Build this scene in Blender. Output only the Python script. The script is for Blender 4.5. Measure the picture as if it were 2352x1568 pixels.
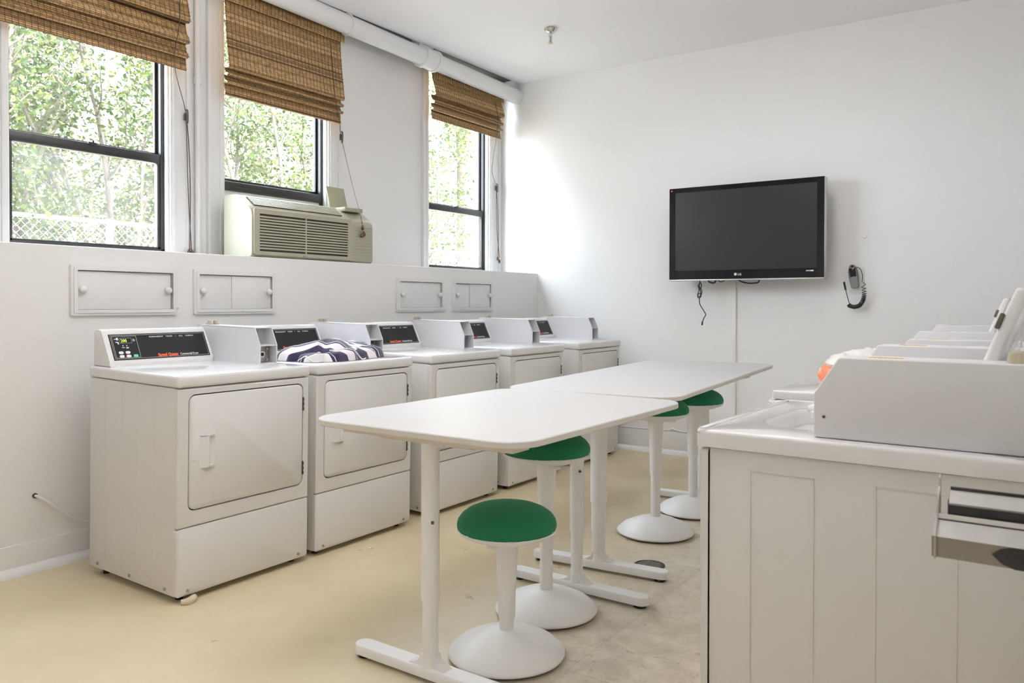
import bpy, bmesh, math, random
from mathutils import Vector, Matrix, noise

for _o in list(bpy.data.objects):
    bpy.data.objects.remove(_o, do_unlink=True)
sc = bpy.context.scene
COL = sc.collection
random.seed(7)
PI = math.pi

# ------------------------------------------------------------------ camera
CAM_F, CAM_YAW, CAM_PITCH, CAM_ROLL = 1809.5963, 0.5990, -0.0110, 0.0013
CAM_POS = Vector((-1.8679, -2.9257, 1.2306))
CAM_SHIFT_PX = -67.6579          # principal point sits this far from the frame's middle (y down)
IMG_W, IMG_H = 2352, 1568
cam_data = bpy.data.cameras.new('camera')
cam = bpy.data.objects.new('camera', cam_data)
COL.objects.link(cam)
cy_, sy_, cp_, sp_ = math.cos(CAM_YAW), math.sin(CAM_YAW), math.cos(CAM_PITCH), math.sin(CAM_PITCH)
fwd = Vector((cy_ * cp_, sy_ * cp_, sp_))
right = Vector((sy_, -cy_, 0))
up = right.cross(fwd)
r2 = right * math.cos(CAM_ROLL) + up * math.sin(CAM_ROLL)
u2 = up * math.cos(CAM_ROLL) - right * math.sin(CAM_ROLL)
mw = Matrix.Identity(4)
for i in range(3):
    mw[i][0], mw[i][1], mw[i][2], mw[i][3] = r2[i], u2[i], -fwd[i], CAM_POS[i]
cam.matrix_world = mw
cam_data.sensor_fit = 'HORIZONTAL'
cam_data.sensor_width = 36.0
cam_data.lens = CAM_F / IMG_W * 36.0
cam_data.shift_y = CAM_SHIFT_PX / IMG_W
cam_data.dof.use_dof = True
cam_data.dof.focus_distance = 3.8
cam_data.dof.aperture_fstop = 8.0
cam_data.clip_start = 0.02
cam_data.clip_end = 200
sc.camera = cam

# ------------------------------------------------------------------ light, exposure
world = bpy.data.worlds.new('world')
sc.world = world
world.use_nodes = True
WN = world.node_tree
bg = WN.nodes['Background']
bg.inputs['Color'].default_value = (0.80, 0.89, 1.0, 1)
bg.inputs['Strength'].default_value = 20.0

sun_data = bpy.data.lights.new('sun', 'SUN')
sun_data.energy = 22.0
sun_data.angle = 0.02
sun_data.color = (1.0, 0.95, 0.86)
sun = bpy.data.objects.new('sun', sun_data)
COL.objects.link(sun)
sun.location = (2, -6, 9)
sun.rotation_euler = Vector((0.30, 0.62, -0.85)).to_track_quat('-Z', 'Y').to_euler()

UNSEEN_LAMPS = [(0.10, -1.20, 2.5, 70.0), (-1.75, -1.35, 1.5, 2.0), (2.72, -1.45, 4.5, 0)]      # unseen lamps, pendants added as fill: x, y, watts down, watts up (0: flush round lamp)

vs = sc.view_settings
vs.view_transform = 'Standard'
vs.look = 'None'
vs.gamma = 1.0
vs.exposure = 0.40
vs.use_curve_mapping = False
cy = sc.cycles
cy.use_denoising = True
cy.max_bounces = 10
cy.diffuse_bounces = 6
cy.glossy_bounces = 4
cy.transmission_bounces = 4
cy.transparent_max_bounces = 12
cy.caustics_reflective = False
cy.caustics_refractive = False
cy.sample_clamp_indirect = 6.0

# ------------------------------------------------------------------ materials
def new_mat(name):
    m = bpy.data.materials.new(name)
    m.use_nodes = True
    nt = m.node_tree
    return m, nt, nt.nodes['Principled BSDF']

def srgb(r, g, b):
    f = lambda c: (c / 255 / 12.92) if c / 255 <= 0.04045 else ((c / 255 + 0.055) / 1.055) ** 2.4
    return (f(r), f(g), f(b), 1)

def paint(name, col, rough=0.5, var=0.03, nscale=6.0, bump=0.0, bscale=300.0, spec=0.5, metal=0.0, coat=0.0):
    m, nt, b = new_mat(name)
    tc = nt.nodes.new('ShaderNodeTexCoord')
    n = nt.nodes.new('ShaderNodeTexNoise')
    n.inputs['Scale'].default_value = nscale
    n.inputs['Detail'].default_value = 4
    nt.links.new(tc.outputs['Object'], n.inputs['Vector'])
    mx = nt.nodes.new('ShaderNodeMix')
    mx.data_type = 'RGBA'
    mx.inputs[6].default_value = tuple(c * (1 - var) for c in col[:3]) + (1,)
    mx.inputs[7].default_value = tuple(min(1, c * (1 + var)) for c in col[:3]) + (1,)
    nt.links.new(n.outputs['Fac'], mx.inputs[0])
    nt.links.new(mx.outputs[2], b.inputs['Base Color'])
    b.inputs['Roughness'].default_value = rough
    b.inputs['Specular IOR Level'].default_value = spec
    b.inputs['Metallic'].default_value = metal
    b.inputs['Coat Weight'].default_value = coat
    if bump:
        n2 = nt.nodes.new('ShaderNodeTexNoise')
        n2.inputs['Scale'].default_value = bscale
        nt.links.new(tc.outputs['Object'], n2.inputs['Vector'])
        bp = nt.nodes.new('ShaderNodeBump')
        bp.inputs['Strength'].default_value = bump
        bp.inputs['Distance'].default_value = 0.002
        nt.links.new(n2.outputs['Fac'], bp.inputs['Height'])
        nt.links.new(bp.outputs['Normal'], b.inputs['Normal'])
    return m

M = {}
M['wall'] = paint('wall_paint', (0.855, 0.852, 0.85), 0.55, 0.012, 2.5, 0.12, 90)
M['ceiling'] = paint('ceiling_paint', (0.89, 0.89, 0.92), 0.7, 0.01, 2.0, 0.08, 60)
M['trim'] = paint('trim_gloss', (0.82, 0.82, 0.82), 0.32, 0.02, 9)
M['enamel'] = paint('white_enamel', (0.725, 0.715, 0.70), 0.30, 0.012, 3, 0.05, 500, coat=0.15)
M['enamel_top'] = paint('white_enamel_top', (0.79, 0.785, 0.79), 0.16, 0.01, 3, 0.0, coat=0.3)
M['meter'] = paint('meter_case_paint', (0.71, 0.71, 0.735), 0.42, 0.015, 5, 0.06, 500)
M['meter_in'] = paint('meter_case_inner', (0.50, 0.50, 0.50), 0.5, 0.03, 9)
M['gap'] = paint('gap_shade', (0.03, 0.028, 0.025), 0.8, 0.2, 20)
M['steel'] = paint('grey_steel', (0.45, 0.44, 0.42), 0.35, 0.1, 40, metal=0.9)
M['chrome'] = paint('chrome', (0.72, 0.71, 0.69), 0.16, 0.03, 20, metal=1.0)
M['dark_steel'] = paint('dull_steel', (0.30, 0.28, 0.245), 0.38, 0.06, 15, metal=0.85)
M['brass'] = paint('brass', (0.56, 0.51, 0.38), 0.35, 0.1, 40, metal=0.6)
M['hinge'] = paint('dark_hinge', (0.13, 0.11, 0.09), 0.5, 0.2, 60, metal=0.5)
M['black_gloss'] = paint('black_gloss', (0.008, 0.008, 0.009), 0.06, 0.1, 5, spec=0.28)
M['black'] = paint('black_plastic', (0.016, 0.015, 0.016), 0.4, 0.2, 30)
M['panel_black'] = paint('panel_black', (0.018, 0.018, 0.019), 0.32, 0.15, 60, spec=0.18)
M['screen'] = paint('screen_matte', (0.020, 0.019, 0.019), 0.34, 0.1, 2.5, spec=0.30)
M['red_ink'] = paint('red_ink', (0.85, 0.11, 0.04), 0.4, 0.03)
M['white_ink'] = paint('white_ink', (0.85, 0.85, 0.85), 0.5, 0.02)
M['grey_ink'] = paint('grey_ink', (0.42, 0.42, 0.42), 0.5, 0.05)
M['orange_ink'] = paint('orange_ink', (0.72, 0.42, 0.10), 0.5, 0.1, 80)
M['green_key'] = paint('green_key', (0.12, 0.62, 0.26), 0.4, 0.03)
M['table'] = paint('table_laminate', (0.63, 0.63, 0.635), 0.42, 0.008, 2, spec=0.3)
M['table_edge'] = paint('table_edge_band', (0.70, 0.655, 0.59), 0.45, 0.015, 4)
M['leg'] = paint('white_powder_coat', (0.90, 0.895, 0.89), 0.4, 0.015, 5, 0.04, 700)
M['stool'] = paint('stool_plastic', (0.93, 0.925, 0.925), 0.42, 0.012, 4, 0.05, 900)
M['felt'] = paint('felt_pad', (0.45, 0.40, 0.34), 0.9, 0.1, 60)
M['ac'] = paint('ac_plastic', (0.37, 0.355, 0.27), 0.42, 0.03, 4, 0.05, 400)
M['ac_dark'] = paint('ac_recess', (0.028, 0.026, 0.02), 0.8, 0.1, 20)
M['ac_lid'] = paint('ac_lid_inner', (0.33, 0.32, 0.22), 0.45, 0.03, 6)
M['frame'] = paint('black_window_steel', (0.018, 0.018, 0.018), 0.38, 0.5, 25, 0.3, 60)
M['slot_shade'] = paint('slot_shade', (0.11, 0.105, 0.10), 0.9, 0.25, 12)  # shade of the ceiling slot, put into the colour
M['pipe'] = paint('pipe_paint', (0.80, 0.80, 0.81), 0.38, 0.01, 3)
M['beige_foot'] = paint('beige_foot', (0.58, 0.50, 0.38), 0.6, 0.15, 30)
M['drain'] = paint('drain_iron', (0.05, 0.045, 0.04), 0.6, 0.4, 40, metal=0.4)
M['cord'] = paint('brown_cord', (0.085, 0.062, 0.05), 0.7, 0.2, 200)
M['tassel'] = paint('wood_tassel', (0.10, 0.045, 0.022), 0.4, 0.2, 60)
M['grey_body'] = paint('grey_handset', (0.13, 0.13, 0.135), 0.45, 0.05, 20)
M['grey_keys'] = paint('grey_keypad', (0.20, 0.20, 0.21), 0.5, 0.05, 20)
M['bag'] = paint('bag_plastic', (0.86, 0.85, 0.85), 0.35, 0.02, 12)
M['bag_red'] = paint('bag_print', (0.86, 0.25, 0.14), 0.4, 0.08, 12)
M['house'] = paint('house_stucco', (0.5, 0.45, 0.36), 0.9, 0.04, 3)
M['house_dark'] = paint('house_shutter', (0.16, 0.13, 0.11), 0.7, 0.1, 9)
M['wood'] = paint('bark', (0.085, 0.07, 0.055), 0.85, 0.35, 7, 0.4, 40)
M['trunk'] = paint('old_bark', (0.06, 0.05, 0.04), 0.9, 0.5, 9, 0.6, 25)
M['soil'] = paint('ground_litter', (0.44, 0.40, 0.33), 0.95, 0.3, 5)
M['galv'] = paint('galvanised', (0.16, 0.165, 0.17), 0.45, 0.08, 20, metal=0.3)
M['silver'] = paint('silver_edge', (0.66, 0.66, 0.67), 0.25, 0.03, 20, metal=0.6)
M['raceway'] = paint('raceway_pvc', (0.84, 0.83, 0.81), 0.45, 0.01, 4)

def m_green():
    m, nt, b = new_mat('green_fabric')
    tc = nt.nodes.new('ShaderNodeTexCoord')
    n = nt.nodes.new('ShaderNodeTexNoise')
    n.inputs['Scale'].default_value = 420
    nt.links.new(tc.outputs['Object'], n.inputs['Vector'])
    r = nt.nodes.new('ShaderNodeValToRGB')
    r.color_ramp.elements[0].color = (0.010, 0.115, 0.050, 1)
    r.color_ramp.elements[1].color = (0.022, 0.205, 0.095, 1)
    nt.links.new(n.outputs['Fac'], r.inputs['Fac'])
    nt.links.new(r.outputs['Color'], b.inputs['Base Color'])
    b.inputs['Roughness'].default_value = 0.85
    b.inputs['Specular IOR Level'].default_value = 0.2
    b.inputs['Sheen Weight'].default_value = 0.25
    b.inputs['Sheen Tint'].default_value = (0.35, 0.85, 0.6, 1)
    bp = nt.nodes.new('ShaderNodeBump')
    bp.inputs['Strength'].default_value = 0.25
    bp.inputs['Distance'].default_value = 0.001
    nt.links.new(n.outputs['Fac'], bp.inputs['Height'])
    nt.links.new(bp.outputs['Normal'], b.inputs['Normal'])
    return m
M['green'] = m_green()

def m_island(name, stops, rough=0.6, translucent=0.0, nscale=30):
    """colour picked per loose piece, with a little grain"""
    m, nt, b = new_mat(name)
    g = nt.nodes.new('ShaderNodeNewGeometry')
    r = nt.nodes.new('ShaderNodeValToRGB')
    cr = r.color_ramp
    while len(cr.elements) < len(stops):
        cr.elements.new(0.5)
    for e, (p, c) in zip(cr.elements, stops):
        e.position = p
        e.color = c
    nt.links.new(g.outputs['Random Per Island'], r.inputs['Fac'])
    tc = nt.nodes.new('ShaderNodeTexCoord')
    n = nt.nodes.new('ShaderNodeTexNoise')
    n.inputs['Scale'].default_value = nscale
    nt.links.new(tc.outputs['Object'], n.inputs['Vector'])
    mx = nt.nodes.new('ShaderNodeMix')
    mx.data_type = 'RGBA'
    mx.blend_type = 'MULTIPLY'
    mx.inputs[0].default_value = 0.6
    r2_ = nt.nodes.new('ShaderNodeValToRGB')
    r2_.color_ramp.elements[0].position = 0.3
    r2_.color_ramp.elements[0].color = (0.35, 0.35, 0.35, 1)
    r2_.color_ramp.elements[1].position = 0.6
    r2_.color_ramp.elements[1].color = (1.1, 1.1, 1.1, 1)
    nt.links.new(n.outputs['Fac'], r2_.inputs['Fac'])
    nt.links.new(r.outputs['Color'], mx.inputs[6])
    nt.links.new(r2_.outputs['Color'], mx.inputs[7])
    nt.links.new(mx.outputs[2], b.inputs['Base Color'])
    b.inputs['Roughness'].default_value = rough
    if translucent:
        out = nt.nodes['Material Output']
        t = nt.nodes.new('ShaderNodeBsdfTranslucent')
        nt.links.new(mx.outputs[2], t.inputs['Color'])
        s = nt.nodes.new('ShaderNodeMixShader')
        s.inputs[0].default_value = translucent
        nt.links.new(b.outputs[0], s.inputs[1])
        nt.links.new(t.outputs[0], s.inputs[2])
        nt.links.new(s.outputs[0], out.inputs['Surface'])
    return m
M['bamboo'] = m_island('bamboo_slats', [(0.0, (0.10, 0.055, 0.024, 1)), (0.13, (0.34, 0.195, 0.075, 1)),
                                        (0.6, (0.54, 0.34, 0.145, 1)), (1.0, (0.72, 0.49, 0.24, 1))], 0.55, 0.10, 45)
M['thread'] = paint('bamboo_thread', (0.12, 0.07, 0.035), 0.8, 0.3, 200)
M['leaf'] = m_island('leaves', [(0.0, (0.010, 0.026, 0.002, 1)), (0.4, (0.032, 0.060, 0.005, 1)),
                                (0.8, (0.064, 0.094, 0.009, 1)), (1.0, (0.12, 0.125, 0.018, 1))], 0.5, 0.4, 3)

def m_glass(name, haze, tint=(1, 1, 1)):
    m = bpy.data.materials.new(name)
    m.use_nodes = True
    nt = m.node_tree
    nt.nodes.remove(nt.nodes['Principled BSDF'])
    out = nt.nodes['Material Output']
    tr = nt.nodes.new('ShaderNodeBsdfTransparent')
    tr.inputs['Color'].default_value = tint + (1,)
    gl = nt.nodes.new('ShaderNodeBsdfGlossy')
    gl.inputs['Roughness'].default_value = 0.02
    fr = nt.nodes.new('ShaderNodeFresnel')
    fr.inputs['IOR'].default_value = 1.4
    mx = nt.nodes.new('ShaderNodeMixShader')
    ge = nt.nodes.new('ShaderNodeNewGeometry')
    fb = nt.nodes.new('ShaderNodeMath')
    fb.operation = 'MULTIPLY_ADD'
    nt.links.new(ge.outputs['Backfacing'], fb.inputs[0])
    fb.inputs[1].default_value = -1.0
    fb.inputs[2].default_value = 1.0
    ff = nt.nodes.new('ShaderNodeMath')
    ff.operation = 'MULTIPLY'
    nt.links.new(fr.outputs[0], ff.inputs[0])
    nt.links.new(fb.outputs[0], ff.inputs[1])
    nt.links.new(ff.outputs[0], mx.inputs[0])
    nt.links.new(tr.outputs[0], mx.inputs[1])
    nt.links.new(gl.outputs[0], mx.inputs[2])
    tl = nt.nodes.new('ShaderNodeBsdfTranslucent')
    tl.inputs['Color'].default_value = (0.9, 0.92, 0.92, 1)
    mx2 = nt.nodes.new('ShaderNodeMixShader')
    tc = nt.nodes.new('ShaderNodeTexCoord')
    nz = nt.nodes.new('ShaderNodeTexNoise')
    nz.inputs['Scale'].default_value = 3.0
    nt.links.new(tc.outputs['Object'], nz.inputs['Vector'])
    mr = nt.nodes.new('ShaderNodeMapRange')
    mr.inputs['To Min'].default_value = haze * 0.5
    mr.inputs['To Max'].default_value = haze * 1.5
    nt.links.new(nz.outputs['Fac'], mr.inputs['Value'])
    nt.links.new(mr.outputs[0], mx2.inputs[0])
    nt.links.new(mx.outputs[0], mx2.inputs[1])
    nt.links.new(tl.outputs[0], mx2.inputs[2])
    nt.links.new(mx2.outputs[0], out.inputs['Surface'])
    return m
M['glass'] = m_glass('window_glass', 0.006)
M['glass_dusty'] = m_glass('dusty_window_glass', 0.022)
def m_acrylic():
    m, nt, b = new_mat('clear_acrylic')
    b.inputs['Base Color'].default_value = (0.95, 0.95, 0.93, 1)
    b.inputs['Roughness'].default_value = 0.12
    b.inputs['Alpha'].default_value = 0.06
    return m
M['acrylic'] = m_acrylic()

def m_emit(name, col, s):
    m, nt, b = new_mat(name)
    b.inputs['Base Color'].default_value = col
    b.inputs['Emission Color'].default_value = col
    b.inputs['Emission Strength'].default_value = s
    return m
M['led'] = m_emit('green_led', (0.55, 0.85, 0.08, 1), 1.0)
M['tube'] = m_emit('unseen_lamp_diffuser', (1.0, 0.96, 0.88, 1), 1.5)

def m_floor():
    m, nt, b = new_mat('worn_beige_floor')
    N, L = nt.nodes, nt.links
    tc = N.new('ShaderNodeTexCoord')
    def noise_(scale, detail=5, rough=0.6, dist=0.0):
        n = N.new('ShaderNodeTexNoise')
        n.inputs['Scale'].default_value = scale
        n.inputs['Detail'].default_value = detail
        n.inputs['Roughness'].default_value = rough
        n.inputs['Distortion'].default_value = dist
        L.new(tc.outputs['Object'], n.inputs['Vector'])
        return n
    def ramp(src, p0, p1, c0=(0, 0, 0, 1), c1=(1, 1, 1, 1)):
        r = N.new('ShaderNodeValToRGB')
        r.color_ramp.elements[0].position = p0
        r.color_ramp.elements[0].color = c0
        r.color_ramp.elements[1].position = p1
        r.color_ramp.elements[1].color = c1
        L.new(src, r.inputs['Fac'])
        return r
    def mix(fac, a, c, blend='MIX'):
        x = N.new('ShaderNodeMix')
        x.data_type = 'RGBA'
        x.blend_type = blend
        if isinstance(fac, float):
            x.inputs[0].default_value = fac
        else:
            L.new(fac, x.inputs[0])
        for s, v in ((6, a), (7, c)):
            if isinstance(v, tuple):
                x.inputs[s].default_value = v
            else:
                L.new(v, x.inputs[s])
        return x.outputs[2]
    base = ramp(noise_(1.7).outputs['Fac'], 0.3, 0.7, (0.62, 0.52, 0.34, 1), (0.72, 0.62, 0.43, 1)).outputs['Color']
    # grey worn area: distance from a line through the middle of the aisle plus noise
    sx = N.new('ShaderNodeSeparateXYZ')
    L.new(tc.outputs['Object'], sx.inputs[0])
    d = N.new('ShaderNodeMath'); d.operation = 'ADD'; d.inputs[1].default_value = 1.75
    L.new(sx.outputs['Y'], d.inputs[0])
    a = N.new('ShaderNodeMath'); a.operation = 'ABSOLUTE'
    L.new(d.outputs[0], a.inputs[0])
    s = N.new('ShaderNodeMath'); s.operation = 'MULTIPLY_ADD'; s.inputs[1].default_value = -0.62; s.inputs[2].default_value = 0.62
    L.new(a.outputs[0], s.inputs[0])
    nn = N.new('ShaderNodeMath'); nn.operation = 'ADD'
    L.new(s.outputs[0], nn.inputs[0])
    L.new(noise_(1.3, 6, 0.65).outputs['Fac'], nn.inputs[1])
    wear = ramp(nn.outputs[0], 0.62, 1.0).outputs['Color']
    grey = ramp(noise_(9, 8, 0.7, 0.4).outputs['Fac'], 0.35, 0.68, (0.56, 0.49, 0.385, 1), (0.77, 0.70, 0.575, 1)).outputs['Color']
    c1 = mix(wear, base, grey)
    scuff = ramp(noise_(22, 9, 0.78, 0.8).outputs['Fac'], 0.55, 0.70).outputs['Color']
    sc_m = N.new('ShaderNodeMath'); sc_m.operation = 'MULTIPLY'
    L.new(scuff, sc_m.inputs[0]); L.new(wear, sc_m.inputs[1])
    c2 = mix(sc_m.outputs[0], c1, (0.34, 0.295, 0.225, 1))
    fleck = ramp(noise_(130, 3, 0.5).outputs['Fac'], 0.72, 0.77).outputs['Color']
    fm = N.new('ShaderNodeMath'); fm.operation = 'MULTIPLY'; fm.inputs[1].default_value = 0.5
    L.new(fleck, fm.inputs[0])
    c3 = mix(fm.outputs[0], c2, (0.25, 0.19, 0.12, 1))
    # faint joints of the old tiles under the coating
    br = N.new('ShaderNodeTexBrick')
    br.offset = 0.0
    br.inputs['Scale'].default_value = 1.0
    br.inputs['Mortar Size'].default_value = 0.004
    br.inputs['Brick Width'].default_value = 0.61
    br.inputs['Row Height'].default_value = 0.61
    br.inputs['Color1'].default_value = (1, 1, 1, 1)
    br.inputs['Color2'].default_value = (1, 1, 1, 1)
    br.inputs['Mortar'].default_value = (0.86, 0.84, 0.81, 1)
    mp = N.new('ShaderNodeMapping')
    mp.inputs['Location'].default_value = (0.2, 1.597 - 0.61 * 3, 0)
    L.new(tc.outputs['Object'], mp.inputs['Vector'])
    L.new(mp.outputs[0], br.inputs['Vector'])
    jm = N.new('ShaderNodeMath'); jm.operation = 'MULTIPLY'; jm.inputs[1].default_value = 0.75
    L.new(wear, jm.inputs[0])
    c4 = mix(jm.outputs[0], c3, mix(1.0, c3, br.outputs['Color'], 'MULTIPLY'))
    L.new(c4, b.inputs['Base Color'])
    rr = ramp(noise_(5, 6, 0.6).outputs['Fac'], 0.3, 0.7, (0.26, 0.26, 0.26, 1), (0.46, 0.46, 0.46, 1)).outputs['Color']
    L.new(rr, b.inputs['Roughness'])
    b.inputs['Specular IOR Level'].default_value = 0.4
    bp = N.new('ShaderNodeBump')
    bp.inputs['Strength'].default_value = 0.12
    bp.inputs['Distance'].default_value = 0.004
    L.new(noise_(14, 5, 0.6).outputs['Fac'], bp.inputs['Height'])
    L.new(bp.outputs['Normal'], b.inputs['Normal'])
    return m
M['floor'] = m_floor()

# ------------------------------------------------------------------ mesh helpers
class MB:
    """collects shapes; build() links them as one mesh object"""
    def __init__(self):
        self.bm = bmesh.new()
        self.mi = 0
    def _add(self, verts, faces):
        vs_ = [self.bm.verts.new(v) for v in verts]
        for f in faces:
            try:
                fc = self.bm.faces.new([vs_[i] for i in f])
                fc.material_index = self.mi
            except ValueError:
                pass
        return vs_
    def box(self, x0, x1, y0, y1, z0, z1, bev=0.0, seg=2, mat=None):
        t = bmesh.new()
        bmesh.ops.create_cube(t, size=1.0)
        for v in t.verts:
            v.co = Vector((x0 + (v.co.x + .5) * (x1 - x0), y0 + (v.co.y + .5) * (y1 - y0), z0 + (v.co.z + .5) * (z1 - z0)))
        if bev:
            bmesh.ops.bevel(t, geom=t.edges[:], offset=bev, segments=seg, profile=0.5, affect='EDGES')
        self.merge(t, mat)
        return self
    def merge(self, t, mat=None):
        if mat is not None:
            t.transform(mat)
        t.verts.index_update()
        self._add([v.co.copy() for v in t.verts], [[v.index for v in f.verts] for f in t.faces])
        t.free()
    def cyl(self, p0, p1, r0, r1=None, n=20, caps=True):
        p0, p1 = Vector(p0), Vector(p1)
        r1 = r0 if r1 is None else r1
        d = (p1 - p0).normalized()
        a = d.orthogonal().normalized()
        b = d.cross(a)
        vs_, fs = [], []
        for i in range(n):
            t = 2 * PI * i / n
            vs_.append(p0 + (a * math.cos(t) + b * math.sin(t)) * r0)
        for i in range(n):
            t = 2 * PI * i / n
            vs_.append(p1 + (a * math.cos(t) + b * math.sin(t)) * r1)
        for i in range(n):
            j = (i + 1) % n
            fs.append((i, j, n + j, n + i))
        if caps:
            fs.append(tuple(range(n - 1, -1, -1)))
            fs.append(tuple(range(n, 2 * n)))
        self._add(vs_, fs)
        return self
    def tube(self, pts, r, n=8, caps=True):
        pts = [Vector(p) for p in pts]
        m = len(pts)
        rs = r if isinstance(r, (list, tuple)) else [r] * m
        prev = None
        vs_, fs = [], []
        for i, p in enumerate(pts):
            d = (pts[min(i + 1, m - 1)] - pts[max(i - 1, 0)])
            if d.length < 1e-9:
                d = Vector((0, 0, 1))
            d.normalize()
            if prev is None:
                a = d.orthogonal().normalized()
            else:
                a = prev - d * prev.dot(d)
                a = a.normalized() if a.length > 1e-6 else d.orthogonal().normalized()
            prev = a
            b = d.cross(a)
            for k in range(n):
                t = 2 * PI * k / n
                vs_.append(p + (a * math.cos(t) + b * math.sin(t)) * rs[i])
        for i in range(m - 1):
            for k in range(n):
                k2 = (k + 1) % n
                fs.append((i * n + k, i * n + k2, (i + 1) * n + k2, (i + 1) * n + k))
        if caps:
            fs.append(tuple(range(n - 1, -1, -1)))
            fs.append(tuple((m - 1) * n + k for k in range(n)))
        self._add(vs_, fs)
        return self
    def lathe(self, prof, n=32, c=(0, 0, 0), sx=1.0, sy=1.0):
        c = Vector(c)
        vs_, fs = [], []
        m = len(prof)
        for (r, z) in prof:
            for k in range(n):
                t = 2 * PI * k / n
                vs_.append(c + Vector((r * math.cos(t) * sx, r * math.sin(t) * sy, z)))
        for i in range(m - 1):
            for k in range(n):
                k2 = (k + 1) % n
                fs.append((i * n + k, i * n + k2, (i + 1) * n + k2, (i + 1) * n + k))
        fs.append(tuple(range(n - 1, -1, -1)))
        fs.append(tuple((m - 1) * n + k for k in range(n)))
        self._add(vs_, fs)
        return self
    def prism(self, poly, axis, a0, a1):
        """poly of the two other axes in order (x,y,z minus axis)"""
        def P(u, v, w):
            return {0: (w, u, v), 1: (u, w, v), 2: (u, v, w)}[axis]
        n = len(poly)
        vs_ = [P(u, v, a0) for u, v in poly] + [P(u, v, a1) for u, v in poly]
        fs = [tuple(range(n - 1, -1, -1)), tuple(range(n, 2 * n))]
        for i in range(n):
            j = (i + 1) % n
            fs.append((i, j, n + j, n + i))
        self._add(vs_, fs)
        return self
    def ring_plate(self, outer, inner, axis, a0, a1):
        """plate with a hole: outer and inner loops of equal length"""
        def P(u, v, w):
            return {0: (w, u, v), 1: (u, w, v), 2: (u, v, w)}[axis]
        n = len(outer)
        vs_ = [P(u, v, a0) for u, v in outer] + [P(u, v, a0) for u, v in inner] + \
              [P(u, v, a1) for u, v in outer] + [P(u, v, a1) for u, v in inner]
        fs = []
        for i in range(n):
            j = (i + 1) % n
            fs += [(i, j, n + j, n + i), (2 * n + i, 3 * n + i, 3 * n + j, 2 * n + j),
                   (i, 2 * n + i, 2 * n + j, j), (n + i, n + j, 3 * n + j, 3 * n + i)]
        self._add(vs_, fs)
        return self
    def grid(self, rows):
        m, n = len(rows), len(rows[0])
        vs_ = [p for r in rows for p in r]
        fs = [(i * n + j, i * n + j + 1, (i + 1) * n + j + 1, (i + 1) * n + j) for i in range(m - 1) for j in range(n - 1)]
        self._add(vs_, fs)
        return self
    def build(self, name, mat, parent=None, smooth=35, flip=True):
        if flip:
            bmesh.ops.recalc_face_normals(self.bm, faces=self.bm.faces[:])
        me = bpy.data.meshes.new(name)
        self.bm.to_mesh(me)
        self.bm.free()
        for m_ in (mat if isinstance(mat, (list, tuple)) else [mat]):
            me.materials.append(m_)
        if smooth:
            for p in me.polygons:
                p.use_smooth = True
            me.set_sharp_from_angle(angle=math.radians(smooth))
        o = bpy.data.objects.new(name, me)
        COL.objects.link(o)
        if parent:
            o.parent = parent
        return o

def rrect(x0, x1, z0, z1, r, n=6):
    pts = []
    for cx, cz, a in ((x1 - r, z1 - r, 0), (x0 + r, z1 - r, 90), (x0 + r, z0 + r, 180), (x1 - r, z0 + r, 270)):
        for k in range(n + 1):
            t = math.radians(a + 90 * k / n)
            pts.append((cx + r * math.cos(t), cz + r * math.sin(t)))
    return pts

def tag(o, label=None, cat=None, group=None, kind=None):
    if label: o['label'] = label
    if cat: o['category'] = cat
    if group: o['group'] = group
    if kind: o['kind'] = kind
    return o

def thing(name, label, cat, loc=(0, 0, 0), rot=(0, 0, 0), group=None, kind=None):
    o = bpy.data.objects.new(name, None)
    COL.objects.link(o)
    o.empty_display_size = 0.1
    o.location = loc
    o.rotation_euler = rot
    return tag(o, label, cat, group, kind)

def copy_thing(root, loc, rot=None, label=None):
    def rec(o, parent):
        c = o.copy()
        COL.objects.link(c)
        if parent is not None:
            c.parent = parent
        for ch in o.children:
            rec(ch, c)
        return c
    r = rec(root, None)
    r.location = loc
    if rot is not None:
        r.rotation_euler = rot
    if label:
        r['label'] = label
    return r

def text(name, body, size, mat, parent, origin, xdir, ydir, depth=0.0006, spacing=1.0, bold=0.0, xs=1.0, align='LEFT', word=1.0):
    """flat raised lettering; xdir/ydir give the reading and up directions"""
    cu = bpy.data.curves.new(name, 'FONT')
    cu.body = body
    cu.size = size
    cu.extrude = depth
    cu.offset = bold
    cu.space_character = spacing
    cu.space_word = word
    cu.align_x = align
    cu.resolution_u = 3
    t = bpy.data.objects.new(name, cu)
    COL.objects.link(t)
    dg = bpy.context.evaluated_depsgraph_get()
    me = bpy.data.meshes.new_from_object(t.evaluated_get(dg))
    bpy.data.objects.remove(t, do_unlink=True)
    bpy.data.curves.remove(cu)
    X, Y = Vector(xdir).normalized(), Vector(ydir).normalized()
    Z = X.cross(Y)
    mt = Matrix.Identity(4)
    for i in range(3):
        mt[i][0], mt[i][1], mt[i][2], mt[i][3] = X[i] * xs, Y[i], Z[i], origin[i]
    me.transform(mt)
    me.materials.clear()
    me.materials.append(mat)
    o = bpy.data.objects.new(name, me)
    COL.objects.link(o)
    if parent:
        o.parent = parent
    return o

def spline(pts, n=8):
    """Catmull-Rom through pts"""
    P = [Vector(p) for p in pts]
    P = [P[0] * 2 - P[1]] + P + [P[-1] * 2 - P[-2]]
    out = []
    for i in range(1, len(P) - 2):
        for k in range(n):
            t = k / n
            a, b, c, d = P[i - 1], P[i], P[i + 1], P[i + 2]
            out.append(0.5 * ((2 * b) + (c - a) * t + (2 * a - 5 * b + 4 * c - d) * t * t + (3 * b - a - 3 * c + d) * t ** 3))
    out.append(P[-2])
    return out

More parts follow.
